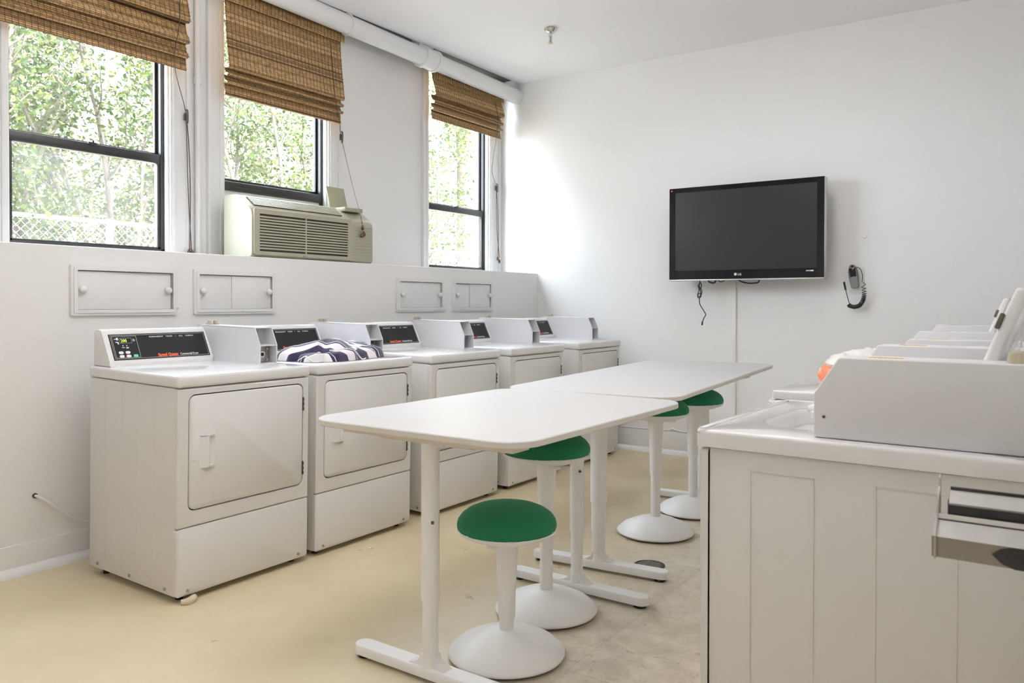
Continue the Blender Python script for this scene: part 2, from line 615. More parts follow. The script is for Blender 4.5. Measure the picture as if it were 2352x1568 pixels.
# ------------------------------------------------------------------ the room
XF, YL, YW = 4.20, 0.936, 1.35       # far wall, low wall face, window wall face
ZS, ZC = 1.503, 3.25                 # top of the low wall, ceiling
XB, YR = -3.2, -3.12                 # wall behind, wall on the right
YP = 1.41                            # plane of the window frames
def struct(o):
    o['kind'] = 'structure'
    return o

struct(MB().box(XB - .15, XF + .15, YR - .15, 1.6, -.12, 0).build('floor', M['floor'], smooth=0))
b = MB()
b.box(XB - .15, XF + .15, YR - .15, 1.125, ZC, ZC + .32)
b.box(XB - .15, XF + .15, 1.125, 1.6, ZC + .25, ZC + .32)
struct(b.build('ceiling', M['ceiling'], smooth=0))
# dark block that paints the shade in the slot between the dropped ceiling and the window wall
struct(MB().box(XB, XF, 1.126, YW + .01, ZC + .05, ZC + .24).build('trim_11', M['slot_shade'], smooth=0))
struct(MB().box(XF, XF + .15, YR - .15, 1.6, 0, ZC + .25).build('wall_far', M['wall'], smooth=0))
struct(MB().box(XB - .15, XB, YR - .15, 1.6, 0, ZC + .25).build('wall_near', M['wall'], smooth=0))
struct(MB().box(XB, XF, YR - .15, YR, 0, ZC).build('wall_right', M['wall'], smooth=0))

WINS = [(-0.055, 0.842), (1.185, 2.070), (3.150, 4.036)]
WZ1 = 3.28
b = MB()
edges = [XB] + [e for w in WINS for e in w] + [XF]
for i in range(0, len(edges), 2):
    b.box(edges[i], edges[i + 1], YW + .012, YW + .16, 0, ZC + .25)
for x0, x1 in WINS:
    b.box(x0, x1, YW + .012, YW + .16, WZ1, ZC + .25)
    b.box(x0, x1, YW + .012, YW + .16, 0, ZS)
struct(b.build('wall_left', M['wall'], smooth=0))
b = MB()
b.box(XB, XF, YL, YW + .011, 0, ZS, 0.004, 2)
struct(b.build('wall_left_lower', M['wall'], smooth=0))

# base boards with a quarter-round shoe
b = MB()
b.box(XB, XF, YL - .014, YL, 0, .135, .003)
b.prism([(YL - .05, 0), (YL - .047, .012), (YL - .038, .024), (YL - .026, .032), (YL - .013, .036), (YL - .013, 0)], 0, XB, XF)
struct(b.build('baseboard_left', M['trim']))
b = MB()
b.box(XF - .016, XF, YR, YL - .051, 0, .180, .004)
b.prism([(XF - .052, 0), (XF - .049, .012), (XF - .040, .024), (XF - .028, .032), (XF - .015, .036), (XF - .015, 0)], 1, YR, YL - .051)
struct(b.build('baseboard_far', M['trim']))

# casings: stepped flat boards either side of every window
def casing(name, x0, x1, flip):
    c = MB()
    w = x1 - x0
    c.box(x0, x1, YW - .004, YW + .013, ZS, ZC + .2, .003)
    if flip:
        c.box(x0, x0 + w * .22, YW - .016, YW - .003, ZS, ZC + .2, .004)
        c.box(x0 + w * .80, x1, YW - .010, YW - .003, ZS, ZC + .2, .003)
    else:
        c.box(x1 - w * .22, x1, YW - .016, YW - .003, ZS, ZC + .2, .004)
        c.box(x0, x0 + w * .2, YW - .010, YW - .003, ZS, ZC + .2, .003)
    return struct(c.build(name, M['trim']))
casing('trim_1', -.155, -.056, True)
casing('trim_2', .843, .955, False)
casing('trim_3', 1.075, 1.184, True)
casing('trim_4', 2.071, 2.172, False)
casing('trim_5', 3.083, 3.149, True)
casing('trim_6', 4.037, 4.196, False)
# jamb linings with parting stops, one pair for each opening
for k, (x0, x1) in enumerate(WINS):
    c = MB()
    for xa, xb, s in ((x0 - .002, x0 + .012, 1), (x1 - .012, x1 + .002, -1)):
        c.box(xa, xb, YW - .004, YW + .16, ZS, WZ1)
        if s > 0:
            c.box(xb, xb + .012, YW + .012, YW + .03, ZS, WZ1, .003)
        else:
            c.box(xa - .014, xa, YW + .010, YW + .026, ZS, WZ1, .003)
            c.box(xa - .008, xa, YW + .034, YW + .05, ZS, WZ1, .003)
    struct(c.build('trim_%d' % (7 + k), M['trim']))

# black steel sashes
def window(name, x0, x1, zb, zm, low):
    root = thing(name, None, None, ((x0 + x1) / 2, YP, zb), kind='structure')
    w = (x1 - x0) / 2 - .012
    h = WZ1 - zb
    f = MB()
    f.box(-w, -w + .028, -.012, .045, 0, h, .002)
    f.box(w - .030, w, -.012, .045, 0, h, .002)
    f.box(-w, w, -.012, .045, 0, .022, .002)
    f.box(-w, w, -.012, .045, h - .03, h, .002)
    f.build('window_frame', M['frame'], root)
    zr = zm - zb
    s = MB()
    s.box(-w + .028, w - .03, .022, .042, zr - .012, zr + .018, .002)
    s.box(-w + .028, -w + .040, .022, .042, zr, h - .03, .002)
    s.box(w - .046, w - .030, .022, .042, zr, h - .03, .002)
    s.build('upper_sash', M['frame'], root)
    MB().box(-w + .04, w - .045, .030, .033, zr + .018, h - .03).build('upper_pane', M['glass'], root, smooth=0)
    if low:
        s = MB()
        s.box(-w + .028, w - .03, -.010, .018, zr - .048, zr + .006, .004)
        s.box(-w + .05, w - .05, -.013, -.009, zr - .046, zr - .040, .001)
        s.box(-w + .028, w - .03, -.006, .018, .020, .034, .002)
        s.box(-w + .028, -w + .042, -.006, .018, .02, zr - .03, .002)
        s.box(w - .048, w - .030, -.006, .018, .02, zr - .03, .002)
        s.build('lower_sash', M['frame'], root)
        MB().box(-w + .04, w - .046, .004, .007, .03, zr - .04).build('lower_pane', M['glass_dusty'], root, smooth=0)
        l = MB()
        l.box(-.02, .03, -.022, -.008, zr - .006, zr + .012, .004)
        l.box(.0, .012, -.026, -.02, zr + .004, zr + .020, .002)
        l.build('sash_lock', M['black'], root)
    else:
        s = MB()
        s.box(-w + .028, w - .03, -.014, .020, zr - .062, zr - .004, .004)
        s.box(-w + .1, w - .1, -.018, -.012, zr - .045, zr - .036, .001)
        s.build('lower_sash', M['frame'], root)
    return root
window('window_1', WINS[0][0], WINS[0][1], 1.524, 2.095, True)
window('window_2', WINS[1][0], WINS[1][1], 1.524, 2.010, False)
window('window_3', WINS[2][0], WINS[2][1], 1.524, 2.072, True)
# insulated filler board that closes the window below the raised sash
struct(MB().box(WINS[1][0] + .02, WINS[1][1] - .02, YP + .002, YP + .03, 1.524, 1.96).build('trim_10', M['trim'], smooth=0))

# vertical riser tucked between the two near casings
t = thing('riser_pipe', 'thin white vertical pipe between the two nearest window casings', 'pipe', (1.005, YW - .012, ZS))
MB().cyl((0, 0, 0), (0, 0, 1.9), .018, n=16).build('tube', M['pipe'], t)
MB().cyl((0, 0, 1.05), (0, 0, 1.09), .023, n=16).build('collar', M['pipe'], t)

# ------------------------------------------------------------------ ceiling pipe
P1, P2, PR = Vector((-1.2, 1.160, 3.252)), Vector((XF - .002, 1.160, 3.140)), .067
t = thing('ceiling_pipe', 'thick white pipe running under the ceiling along the window wall', 'pipe', P1)
d = P2 - P1
MB().cyl((0, 0, 0), d, PR, n=40, caps=True).build('tube', M['pipe'], t, 40)
def along(x): return d * ((x - P1.x) / d.x)
c = along(2.93)
u = d.normalized()
b = MB()
b.cyl(c - u * .075, c + u * .075, PR + .013, n=40)
b.cyl(c - u * .088, c - u * .055, PR + .019, n=40)
b.cyl(c + u * .055, c + u * .088, PR + .019, n=40)
b.build('coupling', M['pipe'], t, 40)
for xh in (2.06,):
    c = along(xh)
    pts = []
    for k in range(0, 27):
        a = math.radians(100 + k * 260 / 26)
        pts.append(c + Vector((.03 * (k / 26 - .5), -(PR + .006) * math.cos(a) * -1, (PR + .006) * math.sin(a))))
    pts.append(c + Vector((.012, -.075, .10)))
    MB().tube(pts, .007, 8).build('hanger', M['pipe'], t, 60)
b = MB()
c = along(2.87)
b.box(c.x - .07, c.x + .09, -.03, .05, c.z + PR - .01, c.z + PR + .11)
b.build('strap_block', M['pipe'], t)

# ------------------------------------------------------------------ sprinkler head
t = thing('sprinkler_head', 'small chrome fire sprinkler hanging from the ceiling', 'sprinkler', (3.09, .12, ZC))
MB().lathe([(.046, 0), (.048, -.006), (.034, -.026), (.022, -.034), (.0, -.034)], 28).build('escutcheon', M['chrome'], t)
b = MB()
b.cyl((0, 0, -.03), (0, 0, -.062), .013, n=16)
for s in (-1, 1):
    b.tube(spline([(.012 * s, 0, -.055), (.019 * s, 0, -.07), (.015 * s, 0, -.095), (.004 * s, 0, -.105)]), .0035, 8)
b.build('body', M['chrome'], t)
MB().cyl((0, 0, -.062), (0, 0, -.1), .003, n=8).build('bulb', M['hinge'], t)
MB().lathe([(.0, -.103), (.019, -.106), (.021, -.109), (.0, -.111)], 16).build('deflector', M['brass'], t)

# ------------------------------------------------------------------ ceiling lights (unseen: pendants added as fill, round lamp placed for the television's shadow)
def unseen_lamp_light(name, kind_, loc, e, up_):
    ld = bpy.data.lights.new(name, 'AREA')
    ld.shape = 'RECTANGLE' if kind_ == 'tube' else 'DISK'
    ld.size, ld.size_y = (1.2, .16) if kind_ == 'tube' else (.32, .32)
    ld.energy = e
    ld.color = (1.0, .975, .95)
    lo = bpy.data.objects.new(name, ld)
    COL.objects.link(lo)
    lo.location = loc
    if up_:
        lo.rotation_euler = (PI, 0, 0)
for k, (lx, ly, e, eu) in enumerate(UNSEEN_LAMPS):
    lab = ['added fill-light pendant over the nearer table, out of view', 'added fill-light pendant at the near end of the room, out of view',
           'round white ceiling lamp above the longer table'][k]
    t = thing('unseen_ceiling_light', lab, 'ceiling light', (lx, ly, ZC))
    if eu:
        DROP = .50
        MB().box(-.62, .62, -.10, .10, -DROP - .05, -DROP, .01).build('housing', M['trim'], t)
        MB().box(-.60, .60, -.085, .085, -DROP - .075, -DROP - .05, .008).build('diffuser', M['tube'], t)
        for sx_ in (-.5, .5):
            MB().cyl((sx_, 0, -DROP), (sx_, 0, 0), .004, n=8).build('suspension_rod', M['steel'], t)
        unseen_lamp_light('unseen_lamp_light', 'tube', (lx, ly, ZC - DROP - .08), e, False)
        unseen_lamp_light('unseen_lamp_light', 'tube', (lx, ly, ZC - DROP + .005), eu, True)
    else:
        MB().cyl((0, 0, 0), (0, 0, -.025), .17, n=40).build('housing', M['trim'], t)
        MB().lathe([(.0, -.066), (.06, -.065), (.12, -.055), (.155, -.035), (.16, -.025), (.0, -.025)], 40).build('diffuser', M['tube'], t)
        unseen_lamp_light('unseen_lamp_light', 'round', (lx, ly, ZC - .075), e, False)

# ------------------------------------------------------------------ sliding hatches in the low wall
HATCH = [(.046, .600, .385, 0, 'white sliding hatch with round knobs in the low wall, nearest the camera'),
         (.700, 1.245, .445, 1, 'white sliding hatch below the air conditioner, second from the near end'),
         (2.310, 2.842, .55, 0, 'white sliding hatch left of the farthest one, under the plain wall'),
         (2.950, 3.480, .42, 1, 'farthest white sliding hatch, below the far window')]
for x0, x1, seam, rf, lab in HATCH:
    w, h = x1 - x0, .245
    t = thing('sliding_hatch', lab, 'hatch', (x0, YL, 1.169), group='sliding hatches in the low wall')
    f = MB()
    o_ = rrect(0, w, 0, h, .004, 3)
    i_ = rrect(.028, w - .028, .028, h - .026, .002, 3)
    f.ring_plate(o_, i_, 1, -.016, -.0005)
    o_ = rrect(.012, w - .012, .012, h - .011, .004, 3)
    f.ring_plate(o_, i_, 1, -.022, -.012)
    f.build('hatch_frame', M['trim'], t)
    MB().box(.028, w - .028, -.002, -.0005, .028, h - .026).build('back_panel', M['house_dark'], t, smooth=0)
    ys = [(-.0105, -.0065), (-.006, -.0025)]
    yl_, yr_ = (ys[1], ys[0]) if rf else (ys[0], ys[1])
    dl = MB().box(.0285, seam * w + .06 * (1 - rf), yl_[0], yl_[1], .029, h - .030, .001).build('sliding_door', M['trim'], t)
    dr = MB().box(seam * w, w - .034, yr_[0], yr_[1], .029, h - .030, .001).build('sliding_door', M['trim'], t)
    for dd, kx, y0 in ((dl, .052, yl_[0]), (dr, w - .056, yr_[0])):
        k = MB()
        t2 = bmesh.new()
        bmesh.ops.create_uvsphere(t2, u_segments=16, v_segments=10, radius=.018)
        k.merge(t2, Matrix.Translation((kx, y0 - .018, h * .52)) @ Matrix.Diagonal((1, .8, 1, 1)))
        k.cyl((kx, y0, h * .52), (kx, y0 - .012, h * .52), .008, n=12)
        k.build('knob', M['trim'], dd, 60)

# ------------------------------------------------------------------ dryers
DW, DD = .683, .680
def side_groove_bars(b, x, ys, z0, z1, t=.0005):
    """fine raised outline of the pressed panels in a cabinet side"""
    for ya, yb in ys:
        b.box(x - t, x, ya, ya + .003, z0, z1)
        b.box(x - t, x, yb - .003, yb, z0, z1)
        b.box(x - t, x, ya, yb, z1 - .003, z1)
        b.box(x - t, x, ya, yb, z0, z0 + .006)

def make_meter(parent, x0, x1, yf, yk, yb, z0, zk, zt, knee=.06):
    """coin meter case: two cheek plates, open sloped front with a shelf"""
    g = MB()
    prof = [(yf, z0), (yf, zk), (yf + .042, zt), (yb, zt), (yb, z0)]
    th = .005
    g.prism(prof, 0, x0, x0 + th)
    g.prism(prof, 0, x1 - th, x1)
    g.box(x0, x1, yf + .042, yb, zt - th, zt, .001)
    g.box(x0 + th, x1 - th, yb - th, yb, z0, zt)
    g.box(x0 + th, x1 - th, yf + .002, yf + .09, zk - .004, zk)
    g.box(x0 + th, x1 - th, yf + .001, yf + .07, z0, z0 + .006)
    o = g.build('coin_box', M['meter'], parent, 30)
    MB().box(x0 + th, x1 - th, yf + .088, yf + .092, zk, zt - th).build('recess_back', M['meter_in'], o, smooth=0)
    q = MB()
    q.box(x0 + .012, x1 - .012, yf + .050, yf + .058, z0 + .008, zk - .008, .002)
    q.build('coin_plate', M['steel'], o)
    q = MB()
    cx = (x0 + x1) / 2 - .008
    cz = (z0 + zk) / 2
    q.cyl((cx, yf + .050, cz), (cx, yf + .036, cz), .017, .015, n=20)
    q.build('coin_lock', M['chrome'], o)
    q = MB()
    q.cyl((cx, yf + .036, cz), (cx, yf + .034, cz), .009, n=14)
    q.box(cx - .0015, cx + .0015, yf + .031, yf + .034, cz - .007, cz + .007)
    q.build('key_slot', M['black'], o)
    for dz in (-.026, .026):
        MB().cyl((x1 - .024, yf + .050, cz + dz), (x1 - .024, yf + .043, cz + dz), .006, n=12).build('bolt', M['brass'], o)
    q = MB()
    q.box(x0 + .022, x0 + .027, yf + .084, yf + .088, zk + .03, zk + .062)
    q.box(x0 + .040, x0 + .058, yf + .086, yf + .088, zk + .056, zk + .066, .002)
    q.build('coin_slot', M['grey_ink'], o)
    for dx in (.030, .062):
        q = MB()
        q.box(x0 + dx - .011, x0 + dx + .011, yb - .065, yb - .035, zt, zt + .006)
        q.box(x0 + dx - .008, x0 + dx + .008, yb - .058, yb - .042, zt + .006, zt + .020, .002)
        q.build('lug', M['brass'], o)
    return o

def make_dryer(loc, label):
    t = thing('dryer', label, 'dryer', loc, (.018, 0, 0), group='white coin dryers along the low wall')
    b = MB()
    b.box(.001, DW - .001, .020, DD, .026, .882, .004)
    side_groove_bars(b, .001, [(.165, .300), (.415, .550)], .075, .858)
    b.build('body', M['enamel'], t)
    # dark sheet behind the door that paints the shade in its gap
    MB().box(.03, DW - .03, .0135, .0195, .34, .862).build('door_gap_shade', M['gap'], t, smooth=0)
    p = MB()
    OUT, IN = rrect(0, DW, .3085, .8785, .006, 6), rrect(.0475, .6475, .372, .853, .032, 6)
    p.ring_plate(OUT, IN, 1, .004, .024)
    OUT2 = rrect(.006, DW - .006, .3145, .8725, .006, 6)
    p.ring_plate(OUT2, rrect(.0465, .6485, .371, .854, .033, 6), 1, 0, .0045)
    n_ = len(OUT)
    vs_ = [(u, .004, v) for u, v in OUT] + [(u, 0, v) for u, v in OUT2]
    p._add(vs_, [(i, (i + 1) % n_, n_ + (i + 1) % n_, n_ + i) for i in range(n_)])
    p.build('front_panel', M['enamel'], t, 50)
    k = MB()
    lo, li = rrect(0, DW, .026, .3045, .010, 6), rrect(.006, DW - .006, .033, .2985, .010, 6)
    k._add([(u, .024, v) for u, v in lo] + [(u, .005, v) for u, v in lo] + [(u, 0, v) for u, v in li],
           [tuple(range(2 * len(lo), 3 * len(lo)))] +
           [(a * len(lo) + i, a * len(lo) + (i + 1) % len(lo), (a + 1) * len(lo) + (i + 1) % len(lo), (a + 1) * len(lo) + i) for a in (0, 1) for i in range(len(lo))])
    k.build('toe_panel', M['enamel'], t, 50)
    # door
    d = MB()
    D0, D1 = rrect(.0515, .6435, .3765, .8485, .030, 6), rrect(.0555, .6395, .3805, .8445, .028, 6)
    n_ = len(D0)
    d._add([(u, .013, v) for u, v in D0] + [(u, .001, v) for u, v in D0] + [(u, -.003, v) for u, v in D1],
           [tuple(range(2 * n_, 3 * n_))] + [(a * n_ + i, a * n_ + (i + 1) % n_, (a + 1) * n_ + (i + 1) % n_, (a + 1) * n_ + i) for a in (0, 1) for i in range(n_)])
    door = d.build('door', M['enamel'], t, 50)
    h = MB()
    h.prism([(.097, -.0028), (.128, -.017), (.133, -.0185), (.137, -.016), (.1375, -.0028)], 2, .552, .678)
    h.prism([(.097, -.0028), (.128, -.017), (.168, -.010), (.171, -.0028)], 2, .674, .681)
    h.prism([(.097, -.0028), (.128, -.017), (.168, -.010), (.171, -.0028)], 2, .545, .552)
    h.box(.1375, .170, -.0034, -.0026, .552, .675)
    h.build('handle', M['enamel_top'], door, 30)
    for z in (.755, .452):
        g = MB()
        g.box(.6440, .6500, -.004, .006, z - .032, z + .032, .001)
        for q in (-.022, 0, .022):
            g.cyl((.6470, -.0055, z + q - .006), (.6470, -.0055, z + q + .006), .0028, n=8)
        g.build('hinge', M['hinge'], t)
    for (sx_, sz) in ((.048, .046), (.628, .046)):
        g = MB()
        g.cyl((sx_, .003, sz), (sx_, -.004, sz), .0065, n=12)
        g.box(sx_ - .001, sx_ + .001, -.0046, -.0035, sz - .004, sz + .004)
        g.build('screw', M['steel'], t)
    for sy in (.085, .35, .61):
        MB().cyl((.004, sy, .048), (-.004, sy, .048), .0065, n=12).build('screw', M['steel'], t)
    tp = MB()
    tp.box(-.004, DW + .004, -.007, DD + .002, .8835, .9345, .013, 3)
    tp.build('top_panel', M['enamel_top'], t, 50)
    # console with its sloped face
    c = MB()
    prof = [(.536, .9345), (.536, .948), (.541, .953), (.609, 1.086), (.616, 1.096), (.628, 1.099), (.660, 1.099), (.670, 1.094), (.674, 1.084), (.674, .9345)]
    c.prism(prof, 0, .012, .536)
    ms = c.bm
    bmesh.ops.bevel(ms, geom=[e for e in ms.edges if abs(e.verts[0].co.x - e.verts[1].co.x) < 1e-6 and (e.verts[0].co.x < .02 or e.verts[0].co.x > .53)],
                    offset=.006, segments=2, profile=.5, affect='EDGES')
    c.build('console', M['enamel_top'], t, 40)
    U = Vector((0, .068, .133)).normalized()
    N = Vector((1, 0, 0)).cross(U)
    O = Vector((0, .541, .953))
    def S(x, v, off=0):
        return O + Vector((x, 0, 0)) + U * v + N * off
    def slab(mb, x0, x1, v0, v1, o0, o1):
        V = [S(x, v, o) for o in (o0, o1) for x, v in ((x0, v0), (x1, v0), (x1, v1), (x0, v1))]
        mb._add(V, [(0, 1, 2, 3), (4, 5, 6, 7), (0, 1, 5, 4), (1, 2, 6, 5), (2, 3, 7, 6), (3, 0, 4, 7)])
    pn = MB()
    slab(pn, .038, .524, .010, .138, -.001, .0015)
    panel = pn.build('control_panel', M['panel_black'], t, smooth=0)
    # printed frame lines
    ln = MB()
    def line(x0, x1, v0, v1, w=.0016):
        slab(ln, x0, x1, v0, v0 + w, .001, .0022); slab(ln, x0, x1, v1 - w, v1, .001, .0022)
        slab(ln, x0, x0 + w, v0, v1, .001, .0022); slab(ln, x1 - w, x1, v0, v1, .001, .0022)
    line(.044, .518, .015, .133)
    line(.050, .166, .020, .128)
    line(.084, .140, .092, .118, .0012)
    ln.build('frame_lines', M['grey_ink'], panel, smooth=0)
    lp = MB()
    slab(lp, .0865, .1375, .0945, .1155, .001, .002)
    lp.build('display_window', M['black_gloss'], panel, smooth=0)
    text('display_digits', '200', .021, M['led'], panel, S(.0885, .0975, .002), (1, 0, 0), U, .0004, 1.1, .0, .85)
    sy = MB()
    slab(sy, .060, .070, .112, .115, .001, .0022); slab(sy, .070, .079, .108, .120, .001, .0022)
    slab(sy, .064, .078, .096, .100, .001, .0022); slab(sy, .072, .078, .088, .100, .001, .0022)
    sy.build('symbol', M['white_ink'], panel, smooth=0)
    sy = MB()
    for x in (.092, .110):
        slab(sy, x, x + .004, .078, .083, .001, .0022)
    sy.build('indicator', M['white_ink'], panel, smooth=0)
    sy = MB()
    for x in (.088, .107):
        slab(sy, x, x + .013, .070, .0725, .001, .0022)
    slab(sy, .107, .118, .066, .0685, .001, .0022)
    sy.build('caption', M['white_ink'], panel, smooth=0)
    sy = MB()
    for k in range(10):
        a = 2 * PI * k / 10
        slab(sy, .1505 + .0052 * math.cos(a) - .001, .1505 + .0052 * math.cos(a) + .001, .106 + .0052 * math.sin(a) - .001, .106 + .0052 * math.sin(a) + .001, .001, .0022)
    slab(sy, .149, .152, .1045, .1075, .001, .0022)
    sy.build('symbol', M['white_ink'], panel, smooth=0)
    for (x, v, mk) in ((.076, .046, 0), (.108, .046, 0), (.076, .028, 0), (.108, .028, 0), (.142, .028, 1)):
        kb = MB()
        V = rrect(x - .010, x + .012, v - .0065, v + .0065, .006, 4)
        n_ = len(V)
        kb._add([S(a, c_, .001) for a, c_ in V] + [S(a, c_, .003) for a, c_ in V],
                [tuple(range(n_, 2 * n_))] + [(i, (i + 1) % n_, n_ + (i + 1) % n_, n_ + i) for i in range(n_)])
        kb.build('button', M['green_key'] if mk else M['white_ink'], panel, 30)
    text('lettering', 'PERMANENT   PRESS   \u2022   ALL   FABRIC', .0098, M['white_ink'], panel, S(.345, .117, .0016), (1, 0, 0), U, .0004, 1.45, .0002, .95, 'CENTER')
    text('lettering', 'Speed Queen', .0205, M['red_ink'], panel, S(.252, .0195, .0016), (1, 0, 0), U, .0004, 1.03, .0008, .885)
    text('lettering', 'Commercial Dryer', .0155, M['white_ink'], panel, S(.3650, .0205, .0016), (1, 0, 0), U, .0004, .97, .0001, .84)
    make_meter(t, .538, .640, .180, .2, .665, .9345, 1.026, 1.110)
    for fx, fy in ((.05, .06), (DW - .05, .06), (.05, DD - .06), (DW - .05, DD - .06)):
        MB().cyl((fx, fy, fy * -.018), (fx, fy, .028), .016, n=12).build('foot', M['black'], t)
    return t

DLAB = ['white coin dryer nearest the camera with green 200 on its display',
        'white coin dryer with the striped towel heaped on its top',
        'white coin dryer just beyond the towel-topped one, middle of the five',
        'second farthest of the five white coin dryers in the row',
        'white coin dryer at the far end of the row beside the far wall']
DX = [0, .7322, 1.5745, 2.3784, 3.2815]
dr0 = make_dryer((0, 0, 0), DLAB[0])
for k in range(1, 5):
    copy_thing(dr0, (DX[k], 0, 0), None, DLAB[k])
# the worn foot that shows under the nearest dryer's corner
g = MB()
g.tube(spline([(.012, -.010, .012), (.035, -.022, .010), (.062, -.020, .016), (.075, -.008, .018)]), [.010 + .006 * math.sin(PI * k / 24) for k in range(25)], 10)
g.build('leveling_shim', M['beige_foot'], dr0, 60)

# ------------------------------------------------------------------ washers on the right (front faces the dryers)
WX, WY, WW, WD = -.043, -2.229, .683, .690
def make_washer(loc, rot, label, lid_open, near):
    t = thing('washer', label, 'washer', loc, rot, group='white coin washers along the right wall')
    b = MB()
    b.box(.003, WW - .003, -WD, -.024, .020, .886, .003)
    for ya, yb in ((-.265, -.125), (-.545, -.395)):
        for k, (x_, zz) in enumerate(((.0035, 0),)):
            b.box(x_ - .0022, x_, ya - .002, ya, .10, .843); b.box(x_ - .0022, x_, yb, yb + .002, .10, .843)
            b.box(x_ - .0022, x_, ya - .002, yb + .002, .841, .843)
    b.build('body', M['enamel'], t)
    f = MB()
    lo, li = rrect(.0, WW, .022, .883, .010, 6), rrect(.007, WW - .007, .029, .876, .010, 6)
    n_ = len(lo)
    f._add([(u, -.022, v) for u, v in lo] + [(u, -.005, v) for u, v in lo] + [(u, 0, v) for u, v in li],
           [tuple(range(2 * n_, 3 * n_))] + [(a * n_ + i, a * n_ + (i + 1) % n_, (a + 1) * n_ + (i + 1) % n_, (a + 1) * n_ + i) for a in (0, 1) for i in range(n_)])
    f.build('front_panel', M['enamel'], t, 50)
    # top with the tub opening
    tp = MB()
    O_, I_ = rrect(-.006, WW + .006, -WD - .003, .008, .012, 8), rrect(.13, .57, -.50, -.085, .10, 8)
    tp.ring_plate(O_, I_, 2, .888, .9295)
    bmesh.ops.bevel(tp.bm, geom=[e for e in tp.bm.edges if all(v.co.z > .929 for v in e.verts) and len(e.link_faces) == 2 and
                                 abs(e.link_faces[0].normal.z) + abs(e.link_faces[1].normal.z) < 1.5 and any(abs(v.co.x + .006) < .02 or abs(v.co.x - WW - .006) < .02 or v.co.y > -.01 for v in e.verts)],
                    offset=.010, segments=3, profile=.5, affect='EDGES')
    tp.build('top_panel', M['enamel_top'], t, 50)
    rim = MB()
    rim.box(.002, WW - .002, -.014, .002, .926, .9335, .003)
    rim.box(WW - .014, WW + .001, -.5, -.012, .926, .9335, .003)
    rim.build('rim', M['enamel_top'], t)
    tub = MB()
    I2 = rrect(.14, .56, -.49, -.095, .10, 8)
    n_ = len(I_)
    tub._add([(u, v, .928) for u, v in I_] + [(u, v, .915) for u, v in I2] + [(u, v, .78) for u, v in I2],
             [(a * n_ + i, a * n_ + (i + 1) % n_, (a + 1) * n_ + (i + 1) % n_, (a + 1) * n_ + i) for a in (0, 1) for i in range(n_)] + [tuple(range(2 * n_, 3 * n_))])
    tub.build('tub', M['enamel_top'], t, 50)
    if lid_open:
        ag = MB()
        ag.lathe([(.0, .78), (.16, .78), (.13, .80), (.06, .84), (.052, .90), (.058, .925), (.040, .945), (.0, .950)], 28, (.35, -.28, 0))
        for k in range(6):
            a = 2 * PI * k / 6 + .3
            ca, sa = math.cos(a), math.sin(a)
            ag.tube([(.35 + .04 * ca, -.28 + .04 * sa, .925), (.35 + .085 * ca, -.28 + .085 * sa, .955), (.35 + .13 * ca, -.28 + .13 * sa, .948)], [.014, .018, .010], 10)
        ag.build('agitator', M['trim'], t, 60)
        ld = MB()
        ld.box(.125, .575, -.012, .014, 0, .350, .008, 3)
        lid = ld.build('lid', M['enamel_top'], t, 50)
        lid.location = (0, -.527, .934)
        lid.rotation_euler = (math.radians(20.5), 0, 0)
        for zb in (.255,):
            q = MB().box(.122, .135, .012, .021, zb, zb + .035, .003).build('bumper', M['hinge'], lid)
        MB().box(.17, .53, .0135, .0175, .03, .32, .003).build('lid_liner', M['trim'], lid)
    else:
        ld = MB()
        ld.prism([(.004, -.004), (.66, -.004), (.66, -.505), (.145, -.505), (.145, -.250), (.004, -.250)], 2, .9305, .960)
        bmesh.ops.bevel(ld.bm, geom=ld.bm.edges[:], offset=.006, segments=3, profile=.5, affect='EDGES')
        lid = ld.build('lid', M['enamel_top'], t, 50)
    # coin meter case on the near corner: solid cheek with cut-off front
    g = MB()
    yf, yb, z0, zk, zt = -.258, -.665, .931, 1.030, 1.112
    prof = [(yf, z0), (yf, zk), (yf - .052, zt), (yb, zt), (yb, z0)]
    g.prism(prof, 0, .030, .135)
    bmesh.ops.bevel(g.bm, geom=[e for e in g.bm.edges], offset=.004, segments=3, profile=.5, affect='EDGES')
    box_ = g.build('coin_box', M['meter'], t, 40)
    q = MB()
    q.box(.042, .123, yf - .004, yf + .003, z0 + .012, zk - .012, .002)
    q.build('coin_plate', M['steel'], box_)
    dc = MB()
    xx = yf - .108
    for k in range(7):
        w_ = random.uniform(.006, .011)
        dc.box(.060, .078, xx - w_, xx, zt - .0005, zt + .0012)
        xx -= w_ + .0025
    dc.build('sticker', M['orange_ink'], box_, smooth=0)
    for dx in (.055, .105):
        q = MB()
        q.cyl((dx, -.640, zt), (dx, -.640, zt + .022), .015, .013, n=14)
        q.build('lock', M['brass'], box_)
    MB().cyl((.031, yf - .022, .978), (.0285, yf - .022, .978), .0035, n=10).build('rivet', M['hinge'], box_)
    # control console behind
    c = MB()
    c.prism([(-.60, .931), (-.60, .950), (-.645, 1.085), (-.66, 1.093), (-.685, 1.090), (-.69, 1.08), (-.69, .931)], 0, .14, .675)
    con = c.build('console', M['enamel_top'], t, 40)
    U = Vector((0, -.045, .135)).normalized()
    N = U.cross(Vector((1, 0, 0)))
    O = Vector((0, -.60, .950))
    V = [O + Vector((x, 0, 0)) + U * v - N * o for o in (.0, -.002) for x, v in ((.16, .01), (.655, .01), (.655, .13), (.16, .13))]
    MB_ = MB()
